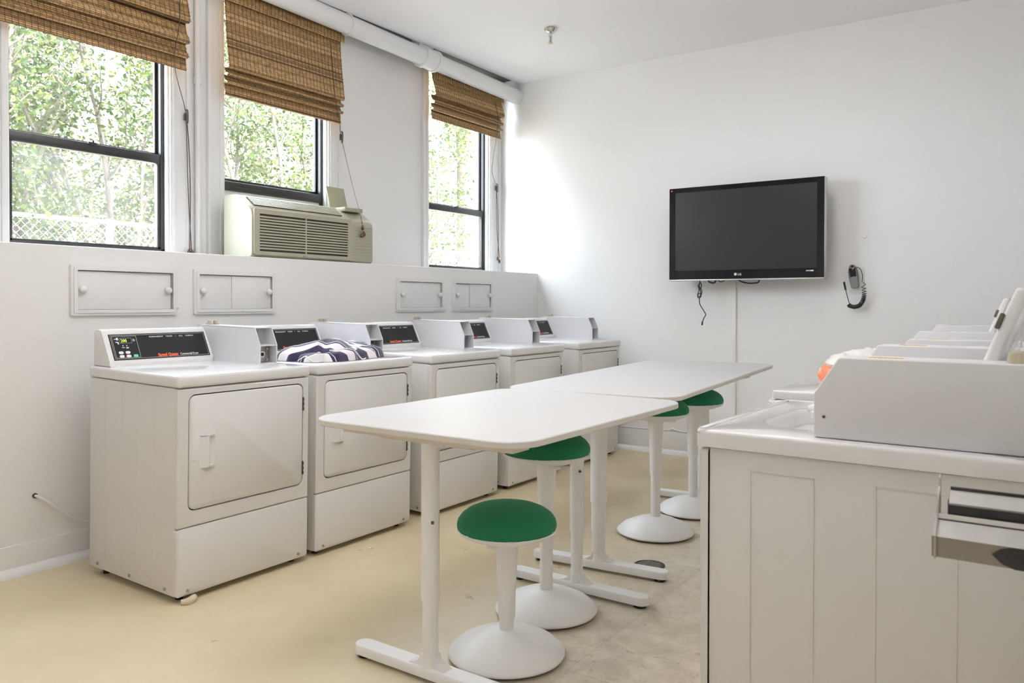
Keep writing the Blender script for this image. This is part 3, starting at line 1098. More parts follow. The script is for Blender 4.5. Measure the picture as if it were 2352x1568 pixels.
    MB_._add([O + Vector((x, 0, 0)) + U * v + Vector((0, o, o * .33)) for o in (-.001, .002) for x, v in ((.16, .01), (.655, .01), (.655, .13), (.16, .13))],
             [(0, 1, 2, 3), (4, 5, 6, 7), (0, 1, 5, 4), (1, 2, 6, 5), (2, 3, 7, 6), (3, 0, 4, 7)])
    MB_.build('control_panel', M['panel_black'], con, smooth=0)
    for fx, fy in ((.05, -.06), (WW - .05, -.06), (.05, -WD + .06), (WW - .05, -WD + .06)):
        MB().cyl((fx, fy, 0), (fx, fy, .024), .016, n=12).build('foot', M['black'], t)
    return t
WLAB = ['white coin washer nearest the camera with its lid standing open',
        'white coin washer with the plastic bag on top, behind the nearest washer',
        'white coin washer in the middle of the right-hand row',
        'white coin washer with a slim open lid, second from the far wall',
        'white coin washer at the far end of the right-hand row']
WPOS = [(WX, WY, 0), (.675, -2.190, -.005), (1.385, -2.178, -.013), (2.105, -2.122, -.006), (2.860, -2.118, .008)]
wa = make_washer(WPOS[0], (0, 0, -.028), WLAB[0], True, True)
wb = make_washer(WPOS[1], (0, 0, -.012), WLAB[1], False, False)
copy_thing(wb, WPOS[2], (0, 0, -.01), WLAB[2])
copy_thing(wa, WPOS[3], (0, 0, 0), WLAB[3])
copy_thing(wb, WPOS[4], (0, 0, 0), WLAB[4])

# crumpled plastic bag on the second washer
t = thing('plastic_bag', 'crumpled white plastic bag with orange print lying on a washer', 'bag', (1.00, -2.435, .956))
def blob(rx, ry, rz, seed, amp, n=40, m=20):
    rows = []
    for i in range(m + 1):
        th = PI * i / m
        row = []
        for j in range(n + 1):
            ph = 2 * PI * (j % n) / n
            d_ = Vector((math.sin(th) * math.cos(ph), math.sin(th) * math.sin(ph), math.cos(th)))
            k = 1 + amp * noise.noise(d_ * 2.3 + Vector((seed, 0, 0))) + amp * .7 * abs(noise.noise(d_ * 5.1 + Vector((0, seed, 0))))
            z = rz * d_.z * k
            row.append(Vector((rx * d_.x * k, ry * d_.y * k, max(z, -rz * .75) + rz * .75)))
        rows.append(row)
    return rows
MB().grid(blob(.14, .150, .066, 3.3, .30)).build('bag_body', M['bag'], t, 60)
MB().grid([[p + Vector((-.040, .074, -.004)) for p in r] for r in blob(.095, .085, .052, 2.6, .14)]).build('printed_flap', M['bag_red'], t, 60)

# chrome coin slide that juts in at the right edge; its vending box hangs on the right wall out of view
t = thing('coin_slide_unit', 'chrome coin slide with dark slots jutting in from the right edge', 'coin slide', (-.45, -2.98, .80))
MB().box(-.12, .42, -.139, .02, -.25, .45, .008).build('vending_box', M['enamel'], t)
# two stepped slides, seen from their cheek side: sloped bright faces with dark slots between
L0, L1 = .02, .203
def course(name, mat, x0, z0, x1, z1, th, ya, yb):
    """plate running along y between the points (x0, z0) and (x1, z1) of its cross-section"""
    dx, dz = x1 - x0, z1 - z0
    ln = math.hypot(dx, dz)
    nx, nz = dz / ln * th, -dx / ln * th
    m = MB()
    m.prism([(x0, z0), (x1, z1), (x1 + nx, z1 + nz), (x0 + nx, z0 + nz)], 1, ya, yb)
    return m.build(name, mat, t, 30)
course('lower_front', M['dark_steel'], -.045, .040, -.047, .072, .004, L0, L1)
course('lower_slope', M['steel'], -.047, .072, -.020, .092, .004, L0, L1 - .002)
MB().box(-.020, -.016, L0, L1 - .004, .085, .094).build('lower_groove', M['black'], t, smooth=0)
course('middle_edge', M['chrome'], -.018, .0935, -.017, .1015, .006, L0, L1 - .006)
MB().box(-.008, .030, L0, L1 - .018, .098, .121).build('coin_gap', M['black'], t, smooth=0)
course('upper_slope', M['steel'], -.012, .1185, .012, .1345, .004, L0, L1 - .020)
MB().box(.012, .018, L0, L1 - .020, .128, .139).build('upper_groove', M['black'], t, smooth=0)
b = MB()
b.prism([(-.050, .038), (-.052, .074), (-.022, .098), (-.019, .105), (-.012, .122), (.010, .138), (.012, .152), (.020, .156), (.022, .04)], 1, L1 - .006, L1 - .0035)
b.build('end_cheek', M['steel'], t)
b = MB()
b.box(-.040, .06, L0, L1 - .02, .040, .072)
b.box(.032, .06, L0, L1 - .03, .072, .128)
b.build('slide_block', M['steel'], t)
b = MB()
b.prism([(.098, .071), (.112, .067), (.123, .058), (.110, .046), (.094, .0405), (.062, .0405), (.050, .043), (.060, .049), (.074, .056), (.076, .063), (.070, .071)], 0, -.0505, -.0462)
b.build('thumb_cutout', M['black'], t)

# ------------------------------------------------------------------ tables
def stadium(cx, cy, hx, hy, n=10):
    return rrect(cx - hx, cx + hx, cy - hy, cy + hy, min(hx, hy) * .999, n)
def table_leg(t, x, y, zj, zc):
    f = MB()
    O = stadium(x, y, .035, .335)
    I = stadium(x, y, .031, .331)
    n_ = len(O)
    f._add([(u, v, .014) for u, v in O] + [(u, v, .040) for u, v in O] + [(u, v, .045) for u, v in I],
           [tuple(range(n_ - 1, -1, -1)), tuple(range(2 * n_, 3 * n_))] + [(a * n_ + i, a * n_ + (i + 1) % n_, (a + 1) * n_ + (i + 1) % n_, (a + 1) * n_ + i) for a in (0, 1) for i in range(n_)])
    prof = [(.030, .044), (.0285, .062), (.027, .08), (.026, zj)]
    f.lathe([(.034, .043), (.031, .050), (.0285, .062), (.0265, .085), (.0265, .10)], 28, (x, y, 0), 1, 1)
    # fillet that spreads along the foot
    f.prism([(y - .085, .043), (y - .055, .050), (y - .033, .062), (y - .022, .085), (y + .022, .085), (y + .033, .062), (y + .055, .050), (y + .085, .043)], 0, x - .022, x + .022)
    f.build('foot_bar', M['leg'], t, 40)
    c = MB()
    c.cyl((x, y, .08), (x, y, zj + .01), .0255 if not zc else .0305, n=28)
    if zc:
        c.cyl((x, y, zj), (x, y, zc), .0345, n=28)
        c.cyl((x, y, zc), (x, y, .79), .0385, n=28)
    else:
        c.cyl((x, y, zj), (x, y, .79), .0300, n=28)
    c.build('leg', M['leg'], t, 40)
    for s in (-1, 1):
        MB().cyl((x, y + s * .295, 0), (x, y + s * .295, .016), .026, n=20).build('foot_pad', M['black'], t)
    sx_, sz = x - .0305, .520
    if zc is None:
        MB().cyl((x - .016, y - .022, sz), (x - .0195, y - .0265, sz), .0055, n=12).build('bolt', M['hinge'], t)
    u = MB()
    u.box(x - .045, x + .045, -.36, .36, .783, .8133, .003)
    u.box(x - .03, x + .03, -.20, .20, .775, .786, .002)
    u.build('bracket', M['ac'] if False else M['table_edge'], t)
    for s in (-1, 1):
        MB().cyl((x - .02, y + s * .26, .786), (x - .02, y + s * .26, .780), .008, n=10).build('screw', M['steel'], t)

def make_table(label, loc, rz, L, Wd, legs, zj, zc):
    t = thing('table', label, 'table', loc, (0, 0, rz), group='white standing-height tables in the middle of the room')
    top = MB()
    O = rrect(-L / 2, L / 2, -Wd / 2, Wd / 2, .115, 12)
    I = rrect(-L / 2 + .003, L / 2 - .003, -Wd / 2 + .003, Wd / 2 - .003, .113, 12)
    n_ = len(O)
    top._add([(u, v, .832) for u, v in O] + [(u, v, .835) for u, v in I], [tuple(range(n_, 2 * n_))] + [(i, (i + 1) % n_, n_ + (i + 1) % n_, n_ + i) for i in range(n_)])
    top.mi = 1
    top._add([(u, v, .8135) for u, v in I] + [(u, v, .8165) for u, v in O] + [(u, v, .832) for u, v in O],
             [tuple(range(n_ - 1, -1, -1))] + [(a * n_ + i, a * n_ + (i + 1) % n_, (a + 1) * n_ + (i + 1) % n_, (a + 1) * n_ + i) for a in (0, 1) for i in range(n_)])
    top.build('tabletop', [M['table'], M['table_edge']], t, 40)
    for x, y in legs:
        table_leg(t, x, y, zj, zc)
    r = MB()
    xs = [x for x, y in legs]
    for yy in (-.18, .18):
        r.box(min(xs), max(xs), yy - .02, yy + .02, .787, .8134, .002)
    r.build('under_rail', M['leg'], t)
    return t
make_table('shorter white table in the foreground with rounded corners', (.570, -1.259, 0), -.0091, 1.213, .897, [(-.463, .0), (.491, .0)], .260, None)
make_table('longer white table behind the nearer one, toward the far wall', (2.276, -1.117, 0), .0886, 2.150, .843, [(-.919, -.010), (.559, -.082)], .182, .314)

# ------------------------------------------------------------------ stools
def make_stool(label, loc, rim, joint, rz=0):
    t = thing('stool', label, 'stool', loc, (0, 0, rz), group='white wobble stools with green cushions')
    b = MB()
    b.lathe([(.0, .000), (.06, .0005), (.15, .003), (.196, .009), (.2035, .013), (.2045, .017), (.202, .021), (.195, .027), (.175, .045), (.140, .062),
             (.100, .079), (.066, .089), (.046, .093), (.032, .095), (.0, .095)], 64)
    b.build('base', M['stool'], t, 50)
    MB().lathe([(.0, -.0002), (.10, .0002), (.175, .0055), (.194, .0085), (.19, .007), (.0, .002)], 48).build('base_pad', M['felt'], t, 50)
    c = MB()
    c.lathe([(.0255, .09), (.0255, joint + .02)], 28)
    c.build('lower_column', M['stool'], t, 50)
    c = MB()
    zt = rim - .040
    c.lathe([(.026, joint - .002), (.0292, joint), (.0302, joint + .008), (.0315, joint + (zt - joint) * .35), (.037, joint + (zt - joint) * .75), (.041, zt), (.06, zt + .006), (.0, zt + .008)], 32)
    c.build('upper_column', M['stool'], t, 40)
    s = MB()
    s.lathe([(.0, rim - .036), (.075, rim - .034), (.120, rim - .026), (.158, rim - .012), (.172, rim - .002), (.1745, rim + .003), (.172, rim + .006), (.0, rim + .006)], 56)
    s.build('seat_shell', M['stool'], t, 40)
    l = MB()
    l.box(-.105, -.05, -.012, .012, rim - .045, rim - .034, .003)
    l.build('lever', M['black'] if False else M['stool'], t)
    # cushion: dome with small gathers along the hem
    n, prof = 240, [(.170, .004), (.1735, .012), (.1745, .022), (.171, .036), (.160, .052), (.140, .067), (.112, .079), (.078, .088), (.040, .0925), (.012, .0938), (.0001, .094)]
    rows = []
    for i, (r, z) in enumerate(prof):
        row = []
        for k in range(n + 1):
            a = 2 * PI * (k % n) / n
            g = max(0, 1 - i / 4.0)
            pk = abs(math.sin(a * 9 + 1.5 * math.sin(a * 3))) ** 24 * (.5 + .5 * math.sin(a * 5 + 1))
            rr = r - .0065 * g * pk
            row.append(Vector((rr * math.cos(a), rr * math.sin(a), rim + z)))
        rows.append(row)
    q = MB().grid(rows)
    q.build('cushion', M['green'], t, 60)
    return t
make_stool('green-topped stool nearest the camera, set low beside the front table leg', (.388, -1.365, 0), .442, .136)
make_stool('green-topped stool half under the front table, behind the low one', (.800, -1.272, 0), .632, .314, 1.0)
make_stool('green-topped stool in the gap at the front table far corner', (2.043, -1.188, 0), .644, .314, 2.1)
make_stool('green-topped stool under the longer table, nearest the far wall', (2.569, -1.191, 0), .644, .324, 3.0)

# ------------------------------------------------------------------ striped towel on the second dryer
def m_towel():
    m, nt, b = new_mat('striped_terry')
    N, L = nt.nodes, nt.links
    uv = N.new('ShaderNodeUVMap')
    sp = N.new('ShaderNodeSeparateXYZ')
    L.new(uv.outputs[0], sp.inputs[0])
    mu = N.new('ShaderNodeMath'); mu.operation = 'MULTIPLY'; mu.inputs[1].default_value = 4.2
    L.new(sp.outputs['X'], mu.inputs[0])
    fr = N.new('ShaderNodeMath'); fr.operation = 'FRACT'
    L.new(mu.outputs[0], fr.inputs[0])
    r = N.new('ShaderNodeValToRGB')
    r.color_ramp.interpolation = 'CONSTANT'
    e = r.color_ramp.elements
    e[0].position = 0; e[0].color = (.018, .014, .055, 1)
    e[1].position = .60; e[1].color = (.80, .79, .82, 1)
    x = e.new(.585); x.color = (.55, .08, .14, 1)
    x = e.new(.13); x.color = (.80, .79, .82, 1)
    x = e.new(.165); x.color = (.018, .014, .055, 1)
    L.new(fr.outputs[0], r.inputs['Fac'])
    L.new(r.outputs['Color'], b.inputs['Base Color'])
    b.inputs['Roughness'].default_value = .95
    b.inputs['Sheen Weight'].default_value = .4
    tc = N.new('ShaderNodeTexCoord')
    n = N.new('ShaderNodeTexNoise'); n.inputs['Scale'].default_value = 260
    L.new(tc.outputs['Object'], n.inputs['Vector'])
    bp = N.new('ShaderNodeBump'); bp.inputs['Strength'].default_value = .6; bp.inputs['Distance'].default_value = .003
    L.new(n.outputs['Fac'], bp.inputs['Height']); L.new(bp.outputs['Normal'], b.inputs['Normal'])
    return m
M['towel'] = m_towel()
TZ = .937
t = thing('striped_towel', 'navy and white striped towel heaped on the second dryer', 'towel', (.735, .02, TZ), (.018, 0, 0), None)
def cloth(name, x0, x1, y0, y1, hmax, seed, u0, du, skew, nx=90, ny=40, parent=None):
    """heaped folds: a lumpy upper skin closed down to the lid at its edge"""
    bm = bmesh.new()
    uvl = bm.loops.layers.uv.new('UVMap')
    g = []
    for j in range(ny + 1):
        row = []
        for i in range(nx + 1):
            s, q = i / nx * 2 - 1, j / ny * 2 - 1
            rr = min(1, math.hypot(abs(s) ** 1.6, abs(q) ** 1.5))
            edge = max(0, 1 - rr ** 3)
            x, y = x0 + (x1 - x0) * i / nx, y0 + (y1 - y0) * j / ny
            k = Vector((x * 5 + seed, y * 5 - x * 3, seed))
            fold = .5 + .5 * math.sin(x * 11 - y * 16 + 1.5 * noise.noise(k * .8) + seed)
            lump = .5 + .5 * noise.noise(Vector((x * 3.6 - y * 3, y * 5 + x * 1.5, seed + 4)))
            crease = abs(noise.noise(Vector((x * 8 - y * 7, y * 9, seed + 2))))
            z = (edge ** .45) * hmax * (.42 + .42 * lump + .22 * fold - .25 * crease)
            wob = 1 + .10 * noise.noise(Vector((s * 3, q * 3, seed + 9)))
            cx_, cy_2 = (x0 + x1) / 2, (y0 + y1) / 2
            X = cx_ + (s / max(1, math.hypot(s, q) / max(abs(s), abs(q), 1e-6))) * (x1 - x0) / 2 * wob
            Y = cy_2 + (q / max(1, math.hypot(s, q) / max(abs(s), abs(q), 1e-6))) * (y1 - y0) / 2 * wob
            row.append((bm.verts.new((X, Y, z)), u0 + du * (s * .5 + .5) + skew * (q * .5 + .5) + .06 * noise.noise(k * 1.3), q * .5 + .5))
        g.append(row)
    for j in range(ny):
        for i in range(nx):
            qd = [g[j][i], g[j][i + 1], g[j + 1][i + 1], g[j + 1][i]]
            f = bm.faces.new([v[0] for v in qd])
            for lp, v in zip(f.loops, qd):
                lp[uvl].uv = (v[1], v[2])
            f.smooth = True
    me = bpy.data.meshes.new(name)
    bm.to_mesh(me); bm.free()
    me.materials.append(M['towel'])
    o = bpy.data.objects.new(name, me)
    COL.objects.link(o); o.parent = parent
    return o
cloth('towel_fold', .0, .672, .035, .42, .120, 1.7, .1, .80, .62, parent=t)
cloth('towel_fold', .02, .44, .005, .21, .080, 5.2, .30, .60, .45, parent=t)
cloth('towel_fold', .36, .64, .05, .30, .075, 9.4, .55, .40, .40, parent=t)
b = MB()
dg_ = bpy.context.evaluated_depsgraph_get()
from mathutils.bvhtree import BVHTree
trees_ = [BVHTree.FromObject(c, dg_) for c in t.children]
def drape(pts, lift):
    out = []
    for x, y in pts:
        zs = [h[0].z for h in (tr.ray_cast(Vector((x, y, 1)), Vector((0, 0, -1))) for tr in trees_) if h[0] is not None]
        out.append(Vector((x, y, max(zs + [.003]) + lift)))
    return out
MB().tube(spline(drape([(.02, .13), (.035, .09), (.05, .055), (.06, .02)], .002), 6), .0034, 8).build('drawstring', M['white_ink'], t, 60)
MB().tube(spline(drape([(.19, .09), (.23, .065), (.27, .05), (.30, .02), (.335, .005), (.37, .012)], .002), 6), .0034, 8).build('drawstring', M['white_ink'], t, 60)

# ------------------------------------------------------------------ air conditioner on the ledge
t = thing('air_conditioner', 'beige air conditioner on the ledge under the second window', 'air conditioner', (1.095, .948, ZS))
b = MB()
prof = [(.02, 0), (.004, .01), (.0, .03), (.0, .250), (.006, .272), (.020, .290), (.040, .304), (.120, .364), (.145, .376), (.170, .380), (.270, .380), (.270, 0)]
b.prism(prof, 0, 0, 1.005)
bmesh.ops.bevel(b.bm, geom=[e for e in b.bm.edges if abs(e.verts[0].co.x - e.verts[1].co.x) < 1e-6], offset=.010, segments=2, profile=.5, affect='EDGES')
b.build('housing', M['ac'], t, 40)
MB().box(.10, .95, .265, .40, 0, .372, .004).build('wall_sleeve', M['ac'], t)
MB().box(.050, .765, -.0012, .004, .034, .262).build('grille_recess', M['ac_dark'], t, smooth=0)
b = MB()
b.ring_plate(rrect(.012, .80, .014, .285, .01, 4), rrect(.052, .762, .036, .258, .004, 4), 1, -.007, .002)
b.build('front_panel', M['ac'], t)
b = MB()
n_ = 13
for k in range(n_ + 1):
    z = .036 + (.258 - .036) * k / n_
    if 0 < k < n_:
        b.box(.050, .764, -.0065, .001, z - .0052, z + .0052, .0012, 1)
b.box(.400, .410, -.006, .001, .036, .258)
b.build('grille', M['ac'], t)
b = MB()
for k in range(10):
    z = .050 + .021 * k
    b.box(.825, .985, -.0022, .001, z, z + .0025)
b.build('side_louvres', M['ac'], t, smooth=0)
MB().box(.38, .41, -.009, -.006, .018, .024, .001).build('badge', M['silver'], t)
# top outlet on the sloped shoulder
U = Vector((0, .080, .060)).normalized()
b1, b2 = MB(), MB()
def sh(x, v, o): return Vector((x, .042, .3055)) + U * v + Vector((0, -U.z, U.y)) * o
def shb(m, x0, x1, v0, v1, o0, o1):
    m._add([sh(x, v, o) for o in (o0, o1) for x, v in ((x0, v0), (x1, v0), (x1, v1), (x0, v1))],
           [(0, 1, 2, 3), (4, 5, 6, 7), (0, 1, 5, 4), (1, 2, 6, 5), (2, 3, 7, 6), (3, 0, 4, 7)])
shb(b1, .05, .755, .004, .098, -.004, .004)
for k in range(6):
    shb(b2, .05, .755, .006 + k * .0158, .0155 + k * .0158, .003, .009)
b1.build('outlet_recess', M['ac_dark'], t, smooth=0)
b2.build('outlet_louvres', M['ac'], t, smooth=0)
b = MB()
b.box(.80, .965, .06, .20, .350, .3785, .004)
b.build('control_tray', M['ac_lid'], t)
MB().box(.83, .93, .075, .15, .3755, .380).build('control_label', M['white_ink'], t, smooth=0)
b = MB()
b.box(-.082, .082, -.005, .005, 0, .165, .004)
lid = b.build('control_lid', M['ac_lid'], t)
lid.location = (.882, .205, .374)
lid.rotation_euler = (math.radians(-16), 0, 0)

# ------------------------------------------------------------------ bamboo blinds
def blind(label, x0, x1, y, path, ztop, zval, cord):
    """path: (forward, z) points the woven panel follows; slats and threads are separate parts"""
    t = thing('bamboo_blind', label, 'blind', ((x0 + x1) / 2, y, ztop), group='woven bamboo blinds at the windows')
    w = (x1 - x0) / 2
    hb = MB().box(-w, w, .005, .045, -.03, 0, .002).build('head_rail', M['thread'], t)
    def woven(name, pts, width):
        P = [Vector((0, -a, z - ztop)) for a, z in pts]
        S = [0]
        for a, c in zip(P, P[1:]):
            S.append(S[-1] + (c - a).length)
        def at(s):
            for i in range(len(P) - 1):
                if s <= S[i + 1] or i == len(P) - 2:
                    k = (s - S[i]) / max(1e-9, S[i + 1] - S[i])
                    return P[i].lerp(P[i + 1], k), (P[i + 1] - P[i]).normalized()
        m = MB()
        s = .004
        while s < S[-1]:
            p, tn = at(s)
            hw = random.uniform(.0034, .0043)
            nn = Vector((0, tn.z, -tn.y)) * .0014
            e0, e1 = -width + random.uniform(-.003, .003), width + random.uniform(-.003, .003)
            V = []
            for x in (e0, e1):
                j = Vector((0, 0, random.uniform(-.0006, .0006)))
                for a_, b_ in ((-1, -1), (1, -1), (1, 1), (-1, 1)):
                    V.append(Vector((x, 0, 0)) + p + tn * hw * a_ + nn * b_ + j)
            m._add(V, [(0, 1, 2, 3), (7, 6, 5, 4), (0, 4, 5, 1), (1, 5, 6, 2), (2, 6, 7, 3), (3, 7, 4, 0)])
            step = random.uniform(.0100, .0114)
            if s + step * .5 < S[-1]:
                p, tn = at(s + step * .5)
                nn = Vector((0, tn.z, -tn.y)) * .0010
                back = Vector((0, .0016, 0))
                m.mi = 1
                V = [Vector((x, 0, 0)) + p + back + tn * .0024 * a_ + nn * b_ for x in (-width + .002, width - .002) for a_, b_ in ((-1, -1), (1, -1), (1, 1), (-1, 1))]
                m._add(V, [(0, 1, 2, 3), (7, 6, 5, 4), (0, 4, 5, 1), (1, 5, 6, 2), (2, 6, 7, 3), (3, 7, 4, 0)])
                m.mi = 0
            s += step
        o = m.build(name, [M['bamboo'], M['thread']], t, smooth=0, flip=True)
        th = MB()
        nt_ = int(2 * width / .030)
        for k in range(nt_ + 1):
            x = -width + .008 + (2 * width - .016) * k / nt_
            th.tube([Vector((x, -.0022, 0)) + p for p in P[::1]], .0013, 4, False)
        th.build('threads', M['thread'], o, smooth=0)
        return o
    woven('woven_panel', path, w)
    if zval is not None:
        woven('valance', [(.040, ztop - .005), (.048, zval + .1), (.052, zval)], w + .012)
    c = MB()
    for k, pts in enumerate(cord[0]):
        c.tube([Vector(p) - Vector(((x0 + x1) / 2, y, ztop)) for p in spline(pts, 10)], .0026, 6)
    c.build('cord', M['cord'], t, 60)
    for p in cord[1]:
        v = Vector(p) - Vector(((x0 + x1) / 2, y, ztop))
        MB().lathe([(.0, .012), (.005, .010), (.008, .002), (.011, -.006), (.010, -.018), (.006, -.024), (.0, -.025)], 14, v).build('tassel', M['tassel'], t, 60)
    return t
def folds(z0, ridge, zb, f0=.012):
    """ridge: list of (forward, z) fold fronts; the panel tucks back behind each"""
    pts = [(f0, z0)]
    for i, (fw, z) in enumerate(ridge):
        zt_ = pts[-1][1]
        pts += [(fw * .55, z + (zt_ - z) * .45), (fw * .92, z + min(.035, (zt_ - z) * .25)), (fw, z + .006), (fw * .80, z - .002), (f0 + .006, z + .004)]
    pts += [(f0 + .012, (pts[-1][1] + zb) / 2), (f0 + .016, zb)]
    return pts
YB = 1.295
cl1, cl2, cl3 = Vector((0.9200, 1.3250, 2.3376)), Vector((2.1616, 1.3250, 2.4327)), Vector((4.0980, 1.3250, 2.2988))
def P3(v): return (v.x, v.y, v.z)
blind('bamboo blind with many folds at the window nearest the camera', -.125, .885, YB,
      folds(3.20, [(.070, 2.865), (.062, 2.745), (.052, 2.662)], 2.590), 3.235, None,
      ([[(.800, 1.20, 3.2), (.800, 1.205, 2.85), (.790, 1.24, 2.60), P3(cl1), (0.9445, 1.3250, 1.9477), (0.9402, 1.3250, 1.5469)],
        [P3(cl1), (0.9300, 1.3250, 1.9200), (0.9518, 1.3250, 1.5475)]],
       [(0.9311, 1.3200, 1.5384), (0.9513, 1.3200, 1.5395)]))
blind('long bamboo blind lowered over the window above the air conditioner', 1.146, 2.104, YB,
      folds(3.20, [(.068, 2.675), (.060, 2.628), (.050, 2.580)], 2.508), 3.235, 3.085,
      ([[(1.99, 1.25, 3.05), (1.995, 1.215, 2.70), (2.1023, 1.2800, 2.5103), P3(cl2), (2.0945, 1.1500, 2.0786), (1.9857, 0.9550, 1.8263), (1.9851, 0.9380, 1.7661)]],
       [(1.9812, 0.9300, 1.7506), (1.9935, 0.9300, 1.7072), (1.9710, 0.9280, 1.6995)]))
blind('short bamboo blind at the farthest window, close under the pipe', 3.105, 4.085, YB,
      folds(3.20, [(.072, 2.935), (.062, 2.868), (.052, 2.815)], 2.745), 3.235, 3.075,
      ([[(3.97, 1.25, 3.06), (3.97, 1.215, 2.90), (3.98, 1.24, 2.74), (3.9940, 1.3000, 2.4512), P3(cl3), (4.1267, 1.3250, 1.9460), (4.1272, 1.3250, 1.6623)],
        [P3(cl3), (4.1057, 1.3250, 1.9443), (4.1483, 1.3250, 1.6552)]],
       [(4.1132, 1.3200, 1.6533), (4.1413, 1.3200, 1.6303)]))
for v, lab in ((cl1, 'dark cord cleat on the casing beside the nearest window'), (cl2, 'dark cord cleat on the casing above the air conditioner'),
               (cl3, 'dark cord cleat beside the farthest window')):
    t = thing('cord_cleat', lab, 'cleat', (v.x, YW - .016, v.z), group='cord cleats on the window casings')
    b = MB()
    b.box(-.010, .010, -.012, .002, -.022, .022, .003)
    b.tube(spline([(0, -.012, -.040), (0, -.020, -.030), (0, -.021, 0), (0, -.020, .030), (0, -.012, .040)]), .006, 8)
    b.build('cleat_body', M['cord'], t, 60)

# ------------------------------------------------------------------ television on the far wall
TX = 3.98
y0, y1, z0, z1 = -1.609, -.437, 1.408, 2.134
t = thing('television', 'black flat television mounted on the far wall', 'television', (TX, (y0 + y1) / 2, z0))
w, h = (y1 - y0) / 2, z1 - z0
b = MB()
b.box(.004, .075, -w, w, 0, h, .006)
b.build('casing', M['silver'], t)
b = MB()
b.ring_plate(rrect(-w + .004, w - .004, .010, h - .002, .004, 4), rrect(-w + .052, w - .048, .078, h - .038, .002, 4), 0, -.006, .010)
b.build('bezel', M['black_gloss'], t)
MB().box(-.0005, .006, -w + .050, w - .046, .076, h - .036).build('screen', M['screen'], t, smooth=0)
MB().box(-.004, .006, -w + .004, w - .004, .000, .010, .002).build('lower_trim', M['silver'], t)
lg = MB()
yc, zc_ = .052, .044
def disc(m, yy, zz, r, x0, x1, n=24):
    m._add([(x0, yy + r * math.cos(2 * PI * k / n), zz + r * math.sin(2 * PI * k / n)) for k in range(n)] +
           [(x1, yy + r * math.cos(2 * PI * k / n), zz + r * math.sin(2 * PI * k / n)) for k in range(n)],
           [tuple(range(n)), tuple(range(n, 2 * n))] + [(k, (k + 1) % n, n + (k + 1) % n, n + k) for k in range(n)])
disc(lg, yc, zc_, .0105, -.0074, -.0055)
lg.build('logo_disc', M['white_ink'], t)
lg = MB()
lg.box(-.0082, -.0070, yc + .0005, yc + .0020, zc_ - .006, zc_ + .006)
lg.box(-.0082, -.0070, yc - .0055, yc + .0020, zc_ - .006, zc_ - .0045)
lg.box(-.0082, -.0070, yc + .0040, yc + .0065, zc_ + .003, zc_ + .0055)
lg.build('logo_face', M['grey_ink'], t, smooth=0)
text('logo_lettering', 'LG', .023, M['white_ink'], t, (-.0064, yc - .017, zc_ - .0085), (0, -1, 0), (0, 0, 1), .0005, 1.0, .0005, 1.0)
b = MB()
b.box(-.0072, -.0055, -w + .096, -w + .126, .055, .064); b.build('sticker', M['grey_ink'], t, smooth=0)
MB().box(-.0072, -.0055, -w + .074, -w + .095, .055, .064).build('sticker', M['white_ink'], t, smooth=0)
MB().box(-.0072, -.0055, w - .028, w - .018, h - .026, h - .015).build('red_sticker', M['red_ink'], t, smooth=0)
b = MB()
b.box(.075, .115, -.32, .32, .12, h - .12, .02)
b.build('rear_bulge', M['black'], t)
b = MB()
b.box(.115, XF - TX - .001, -.22, .22, .22, h - .2, .004)
b.build('wall_mount', M['black'], t)
# hanging lead with a coiled hank
b = MB()
cx = .06
yy = lambda py, pz: Vector((cx, py - (y0 + y1) / 2, pz - z0))
pts = [yy(-.665, 1.43), yy(-.668, 1.395), yy(-.655, 1.370), yy(-.668, 1.34), yy(-.682, 1.372), yy(-.668, 1.395), yy(-.66, 1.33), yy(-.65, 1.295), yy(-.672, 1.285), yy(-.684, 1.325),
       yy(-.664, 1.36), yy(-.678, 1.29), yy(-.655, 1.275), yy(-.652, 1.300), yy(-.674, 1.31), yy(-.664, 1.262), yy(-.672, 1.22), yy(-.700, 1.175), yy(-.716, 1.145), yy(-.700, 1.115), yy(-.690, 1.085)]
b.tube(spline(pts, 8), .0038, 7)
b.build('power_lead', M['black'], t, 60)
MB().cyl(yy(-.690, 1.092), yy(-.687, 1.062), .0065, n=10).build('plug', M['black'], t)
b = MB()
b.tube(spline([yy(-.955, 1.43), yy(-.99, 1.400), yy(-1.05, 1.385), yy(-1.115, 1.388), yy(-1.128, 1.405), yy(-1.10, 1.43)], 8), .0055, 7)
b.tube(spline([yy(-.72, 1.43), yy(-.745, 1.398), yy(-.785, 1.392), yy(-.80, 1.43)], 8), .0065, 7)
b.tube(spline([yy(-.80, 1.42), yy(-.83, 1.40), yy(-.86, 1.405), yy(-.89, 1.43)], 8), .0035, 7)
b.build('cable_loop', M['black'], t, 60)

# raceway, wall cap, holder and handset
t = thing('cable_raceway', 'thin white vertical cable channel on the far wall below the television', 'cable channel', (XF - .001, -.893, .181))
MB().box(-.016, 0, -.013, .013, 0, 1.62, .003).build('channel', M['raceway'], t)
t = thing('hole_plug', 'small round white plug on the far wall right of the television', 'plug', (XF - .001, -1.828, 1.711))
MB().cyl((0, 0, 0), (-.006, 0, 0), .015, .013, n=24).build('disc', M['raceway'], t)
t = thing('floor_cable', 'thin white cable lying along the far baseboard top', 'cable', (XF - .016, .3, .181))
b = MB()
b.tube(spline([(.006, .55, .006), (.006, .1, .007), (.004, -.25, .006), (.004, -.62, .010), (.004, -.68, .026), (.006, -.75, .010), (.004, -1.0, .006), (.004, -1.6, .006)], 8), .0055, 8)
b.build('lead', M['raceway'], t, 60)

